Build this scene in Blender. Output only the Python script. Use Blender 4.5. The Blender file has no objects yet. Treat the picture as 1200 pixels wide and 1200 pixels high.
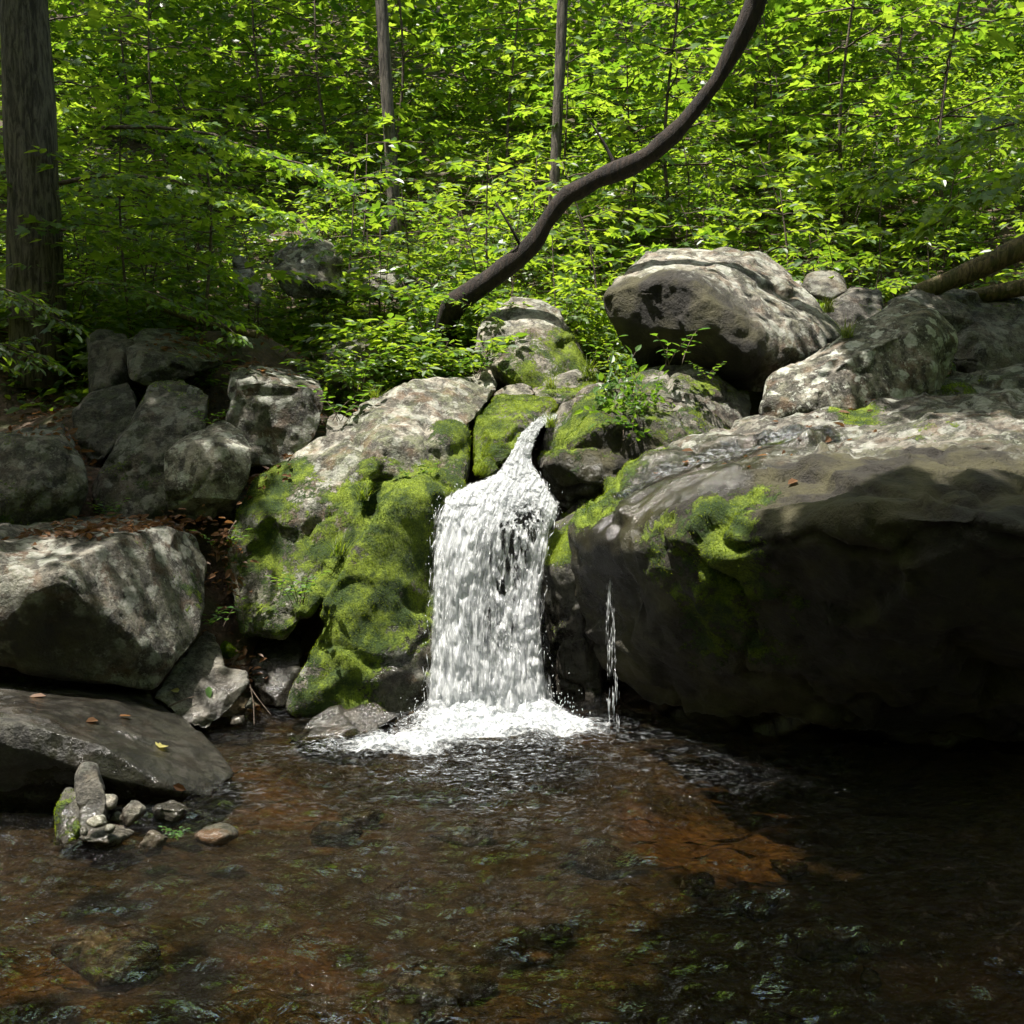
import bpy, bmesh, math, random
import numpy as np
from mathutils import Vector, Matrix

R = math.radians
scn = bpy.context.scene
COL = scn.collection
rng = np.random.default_rng(11)
random.seed(5)

# ------------------------------------------------------------------ camera
CAM = np.array((0.0, 0.0, 2.0)); PITCH = R(5.0); FPX = 1287.0      # focal length in pixels of a 1200 px wide picture
cd = bpy.data.cameras.new('camera'); cam = bpy.data.objects.new('camera', cd); COL.objects.link(cam)
cam.location = CAM; cam.rotation_euler = (R(90) - PITCH, 0, 0)
cd.sensor_width = 36; cd.lens = 36 * FPX / 1200; cd.clip_end = 500
scn.camera = cam

# ------------------------------------------------------------------ sky, sun, exposure
SUN_EL, SUN_AZ = R(75), R(-115)                     # azimuth from +Y (behind the fall) towards +X
SUN = np.array((math.sin(SUN_AZ) * math.cos(SUN_EL), math.cos(SUN_AZ) * math.cos(SUN_EL), math.sin(SUN_EL)))
w = bpy.data.worlds.new('World'); scn.world = w; w.use_nodes = True
nt = w.node_tree; bg = nt.nodes['Background']
sky = nt.nodes.new('ShaderNodeTexSky'); sky.sky_type = 'NISHITA'; sky.sun_disc = False
sky.sun_elevation = SUN_EL; sky.sun_rotation = SUN_AZ; sky.dust_density = 4.0
nt.links.new(sky.outputs[0], bg.inputs[0]); bg.inputs[1].default_value = 0.075
sl = bpy.data.lights.new('sun', 'SUN'); sl.energy = 5.0; sl.angle = R(0.5); sl.color = (1.0, 0.95, 0.86)
so = bpy.data.objects.new('sun', sl); COL.objects.link(so); so.location = (0, 10, 30)
so.rotation_euler = Vector(SUN).to_track_quat('Z', 'Y').to_euler()
scn.view_settings.view_transform = 'Standard'; scn.view_settings.look = 'None'
scn.view_settings.exposure = 1.4; scn.view_settings.gamma = 1
try: scn.view_settings.use_curve_mapping = False
except Exception: pass
cy = scn.cycles
cy.max_bounces = 5; cy.diffuse_bounces = 2; cy.glossy_bounces = 2; cy.transmission_bounces = 2
cy.transparent_max_bounces = 14; cy.caustics_reflective = False; cy.caustics_refractive = False
cy.sample_clamp_indirect = 4; cy.use_denoising = True; cy.use_adaptive_sampling = True; cy.adaptive_threshold = .02

# ------------------------------------------------------------------ maths helpers
def P(px, py, Y):
    """point of the place seen at a spot of the photograph, Y metres in front of the camera"""
    dx = (px - 600) / FPX; dy = -(py - 600) / FPX
    d = np.array((dx, math.cos(PITCH) + dy * math.sin(PITCH), -math.sin(PITCH) + dy * math.cos(PITCH)))
    return CAM + d * (Y / d[1])

def sunward(px, py, Y, z):
    """where the sun's ray to a spot crosses height z"""
    q = P(px, py, Y); return q + SUN * (z - q[2]) / SUN[2]
def PP(l): return np.array([P(*q) for q in l])

def _hash(ix, iy, iz, seed):
    h = (ix * 374761393 + iy * 668265263 + iz * 2147483647 + seed * 1274126177) & 0xFFFFFFFF
    h = ((h ^ (h >> 13)) * 1274126177) & 0xFFFFFFFF
    h = ((h ^ (h >> 16)) * 2246822519) & 0xFFFFFFFF
    return ((h ^ (h >> 15)) & 0xFFFFFF) / float(0xFFFFFF)

def noise(p, seed=0):
    """value noise, -1..1"""
    p = np.asarray(p, float); i = np.floor(p).astype(np.int64); f = p - i
    f = f * f * f * (f * (f * 6 - 15) + 10)
    x, y, z = i[:, 0], i[:, 1], i[:, 2]
    r = 0
    for a in (0, 1):
        wx = f[:, 0] if a else 1 - f[:, 0]
        for b in (0, 1):
            wy = f[:, 1] if b else 1 - f[:, 1]
            for c in (0, 1):
                wz = f[:, 2] if c else 1 - f[:, 2]
                r = r + wx * wy * wz * _hash(x + a, y + b, z + c, seed)
    return r * 2 - 1

def fbm(p, octv=4, seed=0, gain=.5):
    s = 0; a = 1.0; t = 0; q = np.asarray(p, float)
    for k in range(octv):
        s = s + a * noise(q, seed + k * 17); t += a; a *= gain; q = q * 2.03 + 7.1
    return s / t

def worley(p, seed=0):
    """distance to the nearest of one random point per cell, and that cell's random value"""
    i = np.floor(p).astype(np.int64); best = np.full(len(p), 9.0); val = np.zeros(len(p)); rel_ = np.zeros((len(p), 3)); rdir = np.zeros((len(p), 3))
    for a in (-1, 0, 1):
        for b in (-1, 0, 1):
            for c in (-1, 0, 1):
                j = i + np.array((a, b, c)); x, y, z = j[:, 0], j[:, 1], j[:, 2]
                q = j + np.stack([_hash(x, y, z, seed), _hash(x, y, z, seed + 1), _hash(x, y, z, seed + 2)], 1)
                d = np.linalg.norm(q - p, axis=1); m = d < best
                best = np.where(m, d, best); val = np.where(m, _hash(x, y, z, seed + 3), val); rel_ = np.where(m[:, None], p - q, rel_)
                rdir = np.where(m[:, None], np.stack([_hash(x, y, z, seed + 4), _hash(x, y, z, seed + 5), _hash(x, y, z, seed + 6)], 1) * 2 - 1, rdir)
    return best, val, (rel_ * rdir).sum(1)

def sstep(a, b, x):
    t = np.clip((x - a) / (b - a), 0, 1); return t * t * (3 - 2 * t)

def unit(v):
    v = np.asarray(v, float); return v / np.maximum(np.linalg.norm(v, axis=-1, keepdims=True), 1e-9)

# ------------------------------------------------------------------ mesh helpers
def mesh_np(name, V, F, attrs=None, smooth=True, uv=None):
    """V (n,3); F: list of (m,k) index arrays"""
    me = bpy.data.meshes.new(name)
    V = np.asarray(V, np.float32); me.vertices.add(len(V)); me.vertices.foreach_set('co', V.ravel())
    loops = np.concatenate([np.asarray(f, np.int32).ravel() for f in F])
    sizes = np.concatenate([np.full(len(f), f.shape[1], np.int32) for f in F])
    starts = np.concatenate([[0], np.cumsum(sizes)[:-1]]).astype(np.int32)
    me.loops.add(len(loops)); me.loops.foreach_set('vertex_index', loops)
    me.polygons.add(len(sizes)); me.polygons.foreach_set('loop_start', starts)
    me.polygons.foreach_set('use_smooth', np.full(len(sizes), smooth))
    me.update(calc_edges=True); me.validate()
    for k, a in (attrs or {}).items():
        at = me.attributes.new(k, 'FLOAT', 'POINT'); at.data.foreach_set('value', np.asarray(a, np.float32))
    if uv is not None:
        l = me.uv_layers.new(name='UVMap'); l.data.foreach_set('uv', np.asarray(uv, np.float32)[loops].ravel())
    return me

def link(name, me, mat=None, parent=None, loc=None):
    o = bpy.data.objects.new(name, me); COL.objects.link(o)
    if mat is not None and not me.materials: me.materials.append(mat)
    if parent is not None: o.parent = parent
    if loc is not None: o.location = loc
    return o

def tag(o, label=None, cat=None, group=None, kind=None):
    if label: o['label'] = label
    if cat: o['category'] = cat
    if group: o['group'] = group
    if kind: o['kind'] = kind
    return o

def empty(name, loc, rz=0):
    o = bpy.data.objects.new(name, None); COL.objects.link(o); o.location = loc; o.rotation_euler = (0, 0, rz)
    o.empty_display_size = .1
    return o

def tube(pts, rad, seg=10, wob=0, seed=0, freq=3.0):
    """tapered tube along a polyline -> V, F"""
    pts = np.asarray(pts, float); n = len(pts); rad = np.broadcast_to(rad, n)
    t = unit(np.gradient(pts, axis=0)); ref = np.array((0.31, 0.17, .93)) if abs(t[0][2]) < .8 else np.array((1.0, .1, 0))
    V = []
    for k in range(n):
        a = unit(np.cross(t[k], ref)); b = np.cross(t[k], a)
        an = np.arange(seg) * 2 * math.pi / seg
        ring = np.outer(np.cos(an), a) + np.outer(np.sin(an), b)
        q = pts[k] + ring * rad[k]
        if wob: q = pts[k] + ring * rad[k] * (1 + wob * fbm(q * freq, 3, seed))[:, None]
        V.append(q)
    V = np.concatenate(V + [pts[:1], pts[-1:]])
    i = np.arange((n - 1) * seg); r = i // seg; c = i % seg; d = (c + 1) % seg
    F = np.stack([r * seg + c, r * seg + d, (r + 1) * seg + d, (r + 1) * seg + c], 1)
    c = np.arange(seg); d = (c + 1) % seg
    T = np.concatenate([np.stack([d, c, np.full(seg, n * seg)], 1),
                        np.stack([(n - 1) * seg + c, (n - 1) * seg + d, np.full(seg, n * seg + 1)], 1)])
    return V, F, T

def join(parts):
    V = []; Q = []; T = []; o = 0
    for v, f, t in parts:
        V.append(v); Q.append(f + o); T.append(t + o); o += len(v)
    return np.concatenate(V), [np.concatenate(Q), np.concatenate(T)]

def spline(pts, n):
    pts = np.asarray(pts, float); k = len(pts)
    t = np.linspace(0, k - 1, n); i = np.clip(t.astype(int), 0, k - 2); f = (t - i)[:, None]
    p0 = pts[np.clip(i - 1, 0, k - 1)]; p1 = pts[i]; p2 = pts[i + 1]; p3 = pts[np.clip(i + 2, 0, k - 1)]
    return .5 * (2 * p1 + (p2 - p0) * f + (2 * p0 - 5 * p1 + 4 * p2 - p3) * f ** 2 + (3 * p1 - p0 - 3 * p2 + p3) * f ** 3)

# ------------------------------------------------------------------ material helpers
class G:
    def __init__(s, name):
        s.m = bpy.data.materials.new(name); s.m.use_nodes = True; s.t = s.m.node_tree; s.t.nodes.clear()
        s.out = s.t.nodes.new('ShaderNodeOutputMaterial')
    def n(s, typ, props=None, **inp):
        nd = s.t.nodes.new(typ)
        for k, v in (props or {}).items(): setattr(nd, k, v)
        for k, v in inp.items():
            key = int(k[1:]) if k[0] == 'i' and k[1:].isdigit() else k.replace('_', ' ')
            s.set(nd.inputs[key], v)
        return nd
    def set(s, sock, v):
        if isinstance(v, bpy.types.NodeSocket): s.t.links.new(v, sock)
        elif isinstance(v, bpy.types.Node): s.t.links.new(v.outputs[0], sock)
        elif isinstance(v, (tuple, list)) and len(v) == 3 and sock.type == 'RGBA': sock.default_value = (*v, 1)
        else: sock.default_value = v
    def pos(s): return s.n('ShaderNodeNewGeometry').outputs['Position']
    def noise(s, vec, scale, detail=4, rough=.55, dist=0):
        return s.n('ShaderNodeTexNoise', Vector=vec, Scale=scale, Detail=detail, Roughness=rough, Distortion=dist).outputs[0]
    def attr(s, name, typ='GEOMETRY'):
        return s.n('ShaderNodeAttribute', dict(attribute_name=name, attribute_type=typ)).outputs['Fac']
    def math(s, op, a, b=0.0, c=None, clamp=False):
        nd = s.n('ShaderNodeMath', dict(operation=op, use_clamp=clamp), i0=a, i1=b)
        if c is not None: s.set(nd.inputs[2], c)
        return nd.outputs[0]
    def step(s, x, a, b):
        nd = s.n('ShaderNodeMapRange', dict(interpolation_type='SMOOTHSTEP'), Value=x); nd.inputs[1].default_value = a; nd.inputs[2].default_value = b
        return nd.outputs[0]
    def mix(s, f, a, b, mode='MIX'):
        nd = s.t.nodes.new('ShaderNodeMix'); nd.data_type = 'RGBA'; nd.blend_type = mode
        s.set(nd.inputs[0], f); s.set(nd.inputs[6], a); s.set(nd.inputs[7], b); return nd.outputs[2]
    def mapv(s, vec, scale):
        return s.n('ShaderNodeMapping', Vector=vec, Scale=scale).outputs[0]
    def bump(s, h, strength, dist, normal=None):
        nd = s.n('ShaderNodeBump', Height=h, Strength=strength, Distance=dist)
        if normal is not None: s.set(nd.inputs['Normal'], normal)
        return nd.outputs[0]
    def done(s, shader):
        s.t.links.new(shader.outputs[0] if isinstance(shader, bpy.types.Node) else shader, s.out.inputs[0]); return s.m

def mat_rock():
    g = G('rock'); p = g.pos()
    tone = g.attr('tone', 'OBJECT'); lich = g.attr('lichen', 'OBJECT'); rust = g.attr('rust', 'OBJECT')
    off = g.n('ShaderNodeObjectInfo').outputs['Random']
    pv = g.n('ShaderNodeVectorMath', dict(operation='ADD'), i0=p, i1=g.n('ShaderNodeCombineXYZ', X=g.math('MULTIPLY', off, 40.0), Y=g.math('MULTIPLY', off, 17.0))).outputs[0]
    big = g.noise(pv, 2.2, 5, .6); mid = g.noise(pv, 9, 6, .65); fine = g.noise(pv, 60, 4, .7); strk = g.noise(g.mapv(pv, (3.5, 3.5, .9)), 4, 5, .6)
    c = g.mix(g.step(g.math('ADD', g.math('MULTIPLY', mid, .6), g.math('MULTIPLY', big, .4)), .43, .57), (.036, .030, .021), (.27, .245, .20))
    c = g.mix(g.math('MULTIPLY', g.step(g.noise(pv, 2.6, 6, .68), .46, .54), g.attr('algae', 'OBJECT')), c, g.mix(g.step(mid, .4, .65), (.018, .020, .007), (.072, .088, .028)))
    c = g.mix(g.math('MULTIPLY', g.step(strk, .52, .62), .85), c, (.026, .023, .017))
    c = g.mix(g.math('MULTIPLY', g.step(g.noise(pv, 5.3, 4, .6), .5, .66), rust), c, (.17, .085, .035))
    c = g.mix(g.math('MULTIPLY', g.step(fine, .42, .75), .35), c, (.34, .32, .28))
    c = g.mix(g.math('MULTIPLY', g.step(g.noise(pv, 110, 2, .6), .60, .72), .5), c, (.03, .03, .025))
    # pale crusts of lichen
    v = g.n('ShaderNodeTexVoronoi', Vector=g.n('ShaderNodeVectorMath', dict(operation='ADD'), i0=pv, i1=g.n('ShaderNodeVectorMath', dict(operation='SCALE'), i0=g.n('ShaderNodeTexNoise', Vector=pv, Scale=22.0, Detail=4.0).outputs[1], Scale=.11).outputs[0]).outputs[0], Scale=6.5).outputs[0]
    lf = g.math('MULTIPLY', g.step(g.math('ADD', v, g.math('MULTIPLY', g.noise(pv, 3.1, 3), -1.0)), -.10, -.24), lich)
    l2 = g.math('MULTIPLY', g.step(g.noise(pv, 13, 5, .72), .56, .61), g.math('MULTIPLY', lich, .8))
    lf = g.math('MAXIMUM', lf, l2)
    c = g.mix(lf, c, g.mix(g.step(g.noise(pv, 30, 3), .4, .6), (.36, .38, .31), (.52, .52, .47)))
    c = g.mix(1.0, c, g.n('ShaderNodeCombineColor', Red=tone, Green=tone, Blue=tone).outputs[0], 'MULTIPLY')
    wet = g.step(g.math('ADD', g.attr('wet'), g.math('MULTIPLY', g.math('SUBTRACT', mid, .5), .9)), .35, .65)
    c = g.mix(g.step(g.math('ADD', g.attr('painted_shade'), g.math('MULTIPLY', g.math('SUBTRACT', mid, .5), 1.0)), .35, .7), c, g.mix(g.step(big, .4, .62), (.011, .008, .004), (.050, .044, .016)))  # olive-black tone that paints shade onto front faces and undersides
    c = g.mix(wet, c, g.mix(.62, c, (.012, .011, .010)))
    # moss
    mn = g.math('ADD', g.math('MULTIPLY', g.math('SUBTRACT', g.noise(pv, 13, 6, .7), .5), 1.1), g.math('MULTIPLY', g.math('SUBTRACT', g.noise(pv, 45, 3, .7), .5), .6))
    mf = g.step(g.math('ADD', g.attr('moss'), mn), .46, .60)
    mc = g.mix(g.step(g.noise(pv, 5, 5, .65), .40, .62), (.045, .085, .010), (.26, .34, .020))
    mc = g.mix(g.step(g.noise(pv, 85, 3, .7), .35, .7), g.mix(1.0, mc, (.45, .5, .5), 'MULTIPLY'), mc)
    c = g.mix(mf, c, mc)
    rough = g.n('ShaderNodeMix', i0=wet, i2=.78, i3=.13).outputs[0]
    rough = g.n('ShaderNodeMix', i0=mf, i2=rough, i3=.95).outputs[0]
    h = g.math('ADD', g.math('MULTIPLY', mid, .6), g.math('ADD', g.math('MULTIPLY', fine, .22), g.math('MULTIPLY', g.noise(pv, 24, 6, .7), .55)))
    nb = g.bump(h, g.n('ShaderNodeMix', i0=wet, i2=1.0, i3=.45).outputs[0], .06)
    mh = g.math('MULTIPLY', g.math('ADD', g.noise(pv, 70, 4, .75), g.math('MULTIPLY', g.noise(pv, 25, 3), .8)), mf)
    nb = g.bump(mh, .9, .03, nb)
    return g.done(g.n('ShaderNodeBsdfPrincipled', Base_Color=c, Roughness=rough, Normal=nb, **{'Specular_IOR_Level': .5}))

def mat_mossfuzz():
    g = G('moss_tufts'); v = g.attr('var')
    c = g.mix(v, (.045, .095, .008), (.29, .37, .022))
    d = g.n('ShaderNodeBsdfDiffuse', Color=c); t = g.n('ShaderNodeBsdfTranslucent', Color=g.mix(.3, c, (.25, .3, .01)))
    return g.done(g.n('ShaderNodeMixShader', i0=.4, i1=d, i2=t))

def mat_leaf(name, dark, light, tdark, tlight, gloss=.5):
    g = G(name); v = g.attr('var'); orn = g.n('ShaderNodeObjectInfo').outputs['Random']
    f = g.math('ADD', g.math('MULTIPLY', v, .7), g.math('MULTIPLY', orn, .35), clamp=True)
    vein = g.noise(g.pos(), 90, 2)
    d = g.mix(f, dark, light); t = g.mix(f, tdark, tlight)
    d = g.mix(g.math('MULTIPLY', vein, .25), d, dark)
    pr = g.n('ShaderNodeBsdfPrincipled', Base_Color=d, Roughness=.42, **{'Specular_IOR_Level': gloss})
    tr = g.n('ShaderNodeBsdfTranslucent', Color=t)
    return g.done(g.n('ShaderNodeMixShader', i0=.5, i1=pr, i2=tr))

def mat_simple(name, c1, c2, scale=20, rough=.85, bumpd=.02, stretch=(1, 1, 1)):
    g = G(name); p = g.mapv(g.n('ShaderNodeTexCoord').outputs['Object'], stretch)
    a = g.noise(p, scale, 6, .65); b = g.noise(p, scale * 5, 4, .7)
    c = g.mix(g.step(a, .35, .65), c1, c2); c = g.mix(g.math('MULTIPLY', g.step(b, .45, .75), .5), c, c1)
    h = g.math('ADD', a, g.math('MULTIPLY', b, .4))
    return g.done(g.n('ShaderNodeBsdfPrincipled', Base_Color=c, Roughness=rough, Normal=g.bump(h, 1.0, bumpd)))

def mat_bark(name, c1, c2, mossy=0.0):
    g = G(name); p = g.n('ShaderNodeTexCoord').outputs['Object']
    a = g.noise(g.mapv(p, (1, 1, .16)), 26, 6, .7, .6); b = g.noise(p, 6, 5, .6); f = g.noise(p, 90, 3, .7)
    c = g.mix(g.step(a, .38, .62), c1, c2); c = g.mix(g.math('MULTIPLY', g.step(f, .5, .8), .4), c, c1)
    if mossy: c = g.mix(g.math('MULTIPLY', g.step(b, .45, .6), mossy), c, (.06, .075, .012))
    return g.done(g.n('ShaderNodeBsdfPrincipled', Base_Color=c, Roughness=.9, Normal=g.bump(g.math('ADD', a, g.math('MULTIPLY', f, .2)), 1.0, .04)))

def mat_ground():
    g = G('ground'); p = g.pos(); z = g.n('ShaderNodeSeparateXYZ', Vector=p).outputs[2]
    a = g.noise(p, 5, 6, .65); b = g.noise(p, 38, 5, .7); v = g.n('ShaderNodeTexVoronoi', Vector=p, Scale=22.0)
    soil = g.mix(g.step(a, .35, .65), (.030, .020, .012), (.085, .055, .032))
    soil = g.mix(g.math('MULTIPLY', g.step(b, .5, .7), .7), soil, (.15, .085, .045))
    soil = g.mix(g.math('MULTIPLY', g.step(g.noise(p, 1.6, 4), .5, .62), .6), soil, (.040, .055, .012))
    pe = g.n('ShaderNodeTexVoronoi', Vector=g.n('ShaderNodeVectorMath', dict(operation='ADD'), i0=p, i1=g.n('ShaderNodeVectorMath', dict(operation='SCALE'), i0=g.n('ShaderNodeTexNoise', Vector=p, Scale=9.0).outputs[1], Scale=.12).outputs[0]).outputs[0], Scale=8.0)
    bed = g.mix(g.step(a, .38, .62), (.022, .019, .009), (.095, .066, .024))
    bed = g.mix(g.math('MULTIPLY', pe.outputs['Distance'], .9), bed, (.04, .028, .012))
    bed = g.mix(g.math('MULTIPLY', g.step(g.noise(p, .9, 4, .6), .52, .64), .7), bed, g.mix(a, (.09, .045, .012), (.26, .13, .034)))
    bed = g.mix(g.math('MULTIPLY', g.step(b, .5, .72), .4), bed, (.20, .15, .08))
    c = g.mix(g.step(z, .10, .02), soil, bed)
    return g.done(g.n('ShaderNodeBsdfPrincipled', Base_Color=c, Roughness=.85, Normal=g.bump(g.math('ADD', g.math('ADD', a, g.math('MULTIPLY', b, .5)), pe.outputs['Distance']), .9, .05)))

def mat_pool():
    g = G('stream_water'); p = g.pos()
    h = g.math('ADD', g.noise(g.mapv(p, (1, 2.0, 1)), 8, 4, .55, .8), g.math('MULTIPLY', g.noise(g.mapv(p, (1, 1.8, 1)), 26, 3, .6, .5), .35))
    nb = g.bump(h, 1.0, .12)
    fr = g.n('ShaderNodeFresnel', IOR=1.33, Normal=nb)
    gl = g.n('ShaderNodeBsdfGlossy', Color=(1, 1, 1), Roughness=.09, Normal=nb)
    tr = g.n('ShaderNodeBsdfTransparent', Color=(.56, .48, .32))
    return g.done(g.n('ShaderNodeMixShader', i0=fr.outputs[0], i1=tr, i2=gl))

def mat_fall(seed, su=26, sv=6.5, lo=.40, hi=.60):
    """white aerated water with gaps; UV in metres, v along the flow"""
    g = G('falling_water'); uv = g.n('ShaderNodeTexCoord').outputs['UV']
    m = g.n('ShaderNodeMapping', Vector=uv, Location=(seed * 3.7, seed * 1.9, 0)).outputs[0]
    a = g.noise(g.mapv(m, (su, sv, 1)), 1, 5, .62, .5); b = g.noise(g.mapv(m, (su * .22, sv * .3, 1)), 1, 3, .5); c = g.noise(g.mapv(m, (su * 2.6, sv * 1.8, 1)), 1, 3, .6)
    s = g.math('ADD', g.math('ADD', g.math('MULTIPLY', a, .62), g.math('MULTIPLY', b, .30)), g.math('MULTIPLY', c, .15))
    s = g.math('ADD', s, g.math('SUBTRACT', g.attr('dens'), .525))
    al = g.math('MULTIPLY', g.step(s, lo, hi), .96)
    nb = g.bump(g.math('ADD', a, g.math('MULTIPLY', c, .5)), .8, .07)
    col = g.mix(g.step(a, .35, .65), (.60, .63, .66), (.88, .90, .92))
    d = g.n('ShaderNodeBsdfDiffuse', Color=col, Normal=nb); t = g.n('ShaderNodeBsdfTranslucent', Color=col, Normal=nb)
    gl = g.n('ShaderNodeBsdfGlossy', Roughness=.18, Normal=nb)
    x = g.n('ShaderNodeMixShader', i0=.5, i1=d, i2=t); x = g.n('ShaderNodeMixShader', i0=.07, i1=x, i2=gl)
    return g.done(g.n('ShaderNodeMixShader', i0=al, i1=g.n('ShaderNodeBsdfTransparent'), i2=x))

def mat_spray():
    g = G('white_water'); col = (.86, .89, .91)
    d = g.n('ShaderNodeBsdfDiffuse', Color=col); t = g.n('ShaderNodeBsdfTranslucent', Color=col); gl = g.n('ShaderNodeBsdfGlossy', Roughness=.15)
    x = g.n('ShaderNodeMixShader', i0=.5, i1=d, i2=t)
    return g.done(g.n('ShaderNodeMixShader', i0=.1, i1=x, i2=gl))

def mat_foam():
    g = G('foam'); p = g.pos()
    a = g.noise(g.mapv(p, (1, 1.5, 1)), 9, 5, .6, 1.2); b = g.noise(p, 34, 4, .65)
    s = g.math('ADD', g.math('ADD', g.math('MULTIPLY', a, .6), g.math('MULTIPLY', b, .35)), g.attr('dens'))
    fl = g.math('ABSOLUTE', g.math('SUBTRACT', g.noise(g.mapv(p, (1, 1.7, 1)), 7.5, 4, .6, 1.6), .5))
    brk = g.step(g.noise(g.mapv(p, (1, 2.2, 1)), 16, 3, .6), .46, .60)
    lace_glints = g.math('MULTIPLY', brk, g.step(g.math('ADD', fl, g.math('MULTIPLY', g.math('SUBTRACT', b, .5), .10)), .040, .008))
    lace_glints = g.math('MULTIPLY', lace_glints, g.attr('ext'))  # broken white flecks, also painted across the pool as ripple glints
    al = g.math('MAXIMUM', g.math('MULTIPLY', g.step(s, .68, 1.05), .93), g.math('MULTIPLY', lace_glints, .75))
    nb = g.bump(g.math('ADD', a, b), .8, .04)
    col = g.mix(g.step(b, .35, .62), (.28, .31, .33), (.66, .68, .70))
    d = g.n('ShaderNodeBsdfDiffuse', Color=col, Normal=nb); t = g.n('ShaderNodeBsdfTranslucent', Color=col)
    x = g.n('ShaderNodeMixShader', i0=.25, i1=d, i2=t)
    return g.done(g.n('ShaderNodeMixShader', i0=al, i1=g.n('ShaderNodeBsdfTransparent'), i2=x))

def mat_film():
    """thin sheet of running water over stone"""
    g = G('water_film'); p = g.pos()
    h = g.math('ADD', g.noise(g.mapv(p, (1, 1.4, 1)), 16, 4, .6, .9), g.math('MULTIPLY', g.noise(p, 50, 3, .6), .35))
    nb = g.bump(h, .9, .05)
    gl = g.n('ShaderNodeBsdfGlossy', Roughness=.08, Normal=nb); fr = g.n('ShaderNodeFresnel', IOR=1.5, Normal=nb)
    wh = g.n('ShaderNodeBsdfDiffuse', Color=(.6, .63, .66), Normal=nb)
    x = g.n('ShaderNodeMixShader', i0=fr.outputs[0], i1=g.n('ShaderNodeBsdfTransparent', Color=(.72, .70, .66)), i2=gl)
    x = g.n('ShaderNodeMixShader', i0=g.math('MULTIPLY', g.step(g.math('ADD', g.noise(g.mapv(p, (2, 2, 2)), 12, 5, .7, .8), g.math('MULTIPLY', g.attr('dens'), .2)), .66, .86), .3), i1=x, i2=wh)
    return g.done(g.n('ShaderNodeMixShader', i0=g.step(g.attr('dens'), .1, .5), i1=g.n('ShaderNodeBsdfTransparent'), i2=x))

M_ROCK = mat_rock(); M_FUZZ = mat_mossfuzz()
M_MAPLE = mat_leaf('maple_leaf', (.028, .080, .012), (.10, .185, .022), (.12, .28, .010), (.46, .62, .040))
M_SHRUB = mat_leaf('shrub_leaf', (.025, .07, .016), (.10, .17, .035), (.10, .24, .012), (.42, .56, .03), .7)
M_HERB = mat_leaf('herb_leaf', (.03, .09, .018), (.09, .17, .03), (.08, .20, .012), (.22, .36, .02))
M_GRASS = mat_leaf('grass_blade', (.06, .10, .012), (.17, .20, .025), (.12, .2, .01), (.32, .38, .02))
M_BARK = mat_bark('bark', (.035, .028, .021), (.17, .145, .115)); M_DARKBARK = mat_bark('dark_bark', (.008, .005, .004), (.034, .021, .014))
M_LOGBARK = mat_bark('log_bark', (.05, .035, .02), (.22, .16, .08), .5); M_TWIG = mat_simple('twig', (.05, .035, .025), (.15, .11, .08), 30)
M_GROUND = mat_ground(); M_POOL = mat_pool(); M_FOAM = mat_foam(); M_SPRAY = mat_spray(); M_FILM = mat_film()
M_DEAD = mat_leaf('dead_leaf', (.07, .035, .018), (.26, .14, .075), (.08, .035, .01), (.25, .12, .04), .3)
M_YLEAF = mat_leaf('yellow_leaf', (.40, .36, .10), (.55, .50, .2), (.3, .25, .05), (.4, .35, .08), .4)

# ------------------------------------------------------------------ ground
CTRL = [(-1.5,2,-.5),(0,3,-.5),(1.5,4,-.5),(3,3,-.5),(0,5,-.45),(1.5,6,-.5),(3.5,5,-.5),(5,5,-.4),(0,6.5,-.45),(-.8,6.3,-.3),(2,7.2,-.5),(4,7.2,-.4),
        (-1.45,6.9,-.14),(-1.75,6.75,-.14),(-1.6,7.3,-.14),(-1.7,7.75,-.04),(-1.35,5.6,-.22),(-1.8,4.9,-.12),(-2.3,4.7,-.12),(-2.3,3.5,-.25),(-3.5,4.2,.1),(-3.6,5.6,-.05),(-3,6.3,.1),(-2.2,6.8,.05),
        (-1.95,7.5,.05),(-2.2,8.0,.8),(-2.9,7.8,1.05),(-3.6,7.6,1.1),(-2.3,8.5,1.45),(-3.3,8.6,1.6),(-2.2,9.4,1.95),(-3.4,9.6,2.1),(-4.8,8,1.8),(-5,6,1.0),(-5.5,4,.9),
        (-1.2,8.6,1.4),(-1.0,9.6,2.1),(-.4,8,.2),(0,7.7,-.3),(.2,8.4,.8),(.1,9,1.7),(.6,9.6,2.1),(.6,8.6,1.2),(.8,7.8,-.3),(1.2,9.6,1.9),(1.6,8.7,1.2),(2.3,8.3,.3),(3.4,8.4,.4),(2.2,9.8,2.0),(3.5,9.7,2.1),(5,9,2.0),(5.5,7,.6),
        (0,11,2.75),(-3,11,2.85),(3,11,2.6),(6,11,2.9),(-6,11,3.2)]
CT = np.array(CTRL, float)
def ground_z(x, y):
    x = np.asarray(x, float); y = np.asarray(y, float); sh = x.shape; X = x.ravel(); Y = y.ravel()
    # smooth base far away, control points close by
    base = np.where(Y > 11, 2.75 + .44 * (Y - 11) + .0045 * np.clip(Y - 20, 0, 60) ** 2 * .3, np.where(Y > 7.5, -.3 + 3.05 * (Y - 7.5) / 3.5, -.3))
    base = base + .35 * np.clip(np.abs(X - 1) - 5.5, 0, 40) ** 1.02 * np.clip(1 - Y / 60, .3, 1) + np.clip(-Y + 1, 0, 40) * .25
    w = np.full(X.shape, 6e-4); s = base * w
    for cx, cyy, cz in CT:
        d2 = (X - cx) ** 2 + (Y - cyy) ** 2 + .10
        k = 1 / d2 ** 2 * .02; w = w + k; s = s + k * cz
    return (s / w).reshape(sh)
def GZ(x, y): return float(ground_z(np.array([x]), np.array([y]))[0])

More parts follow.
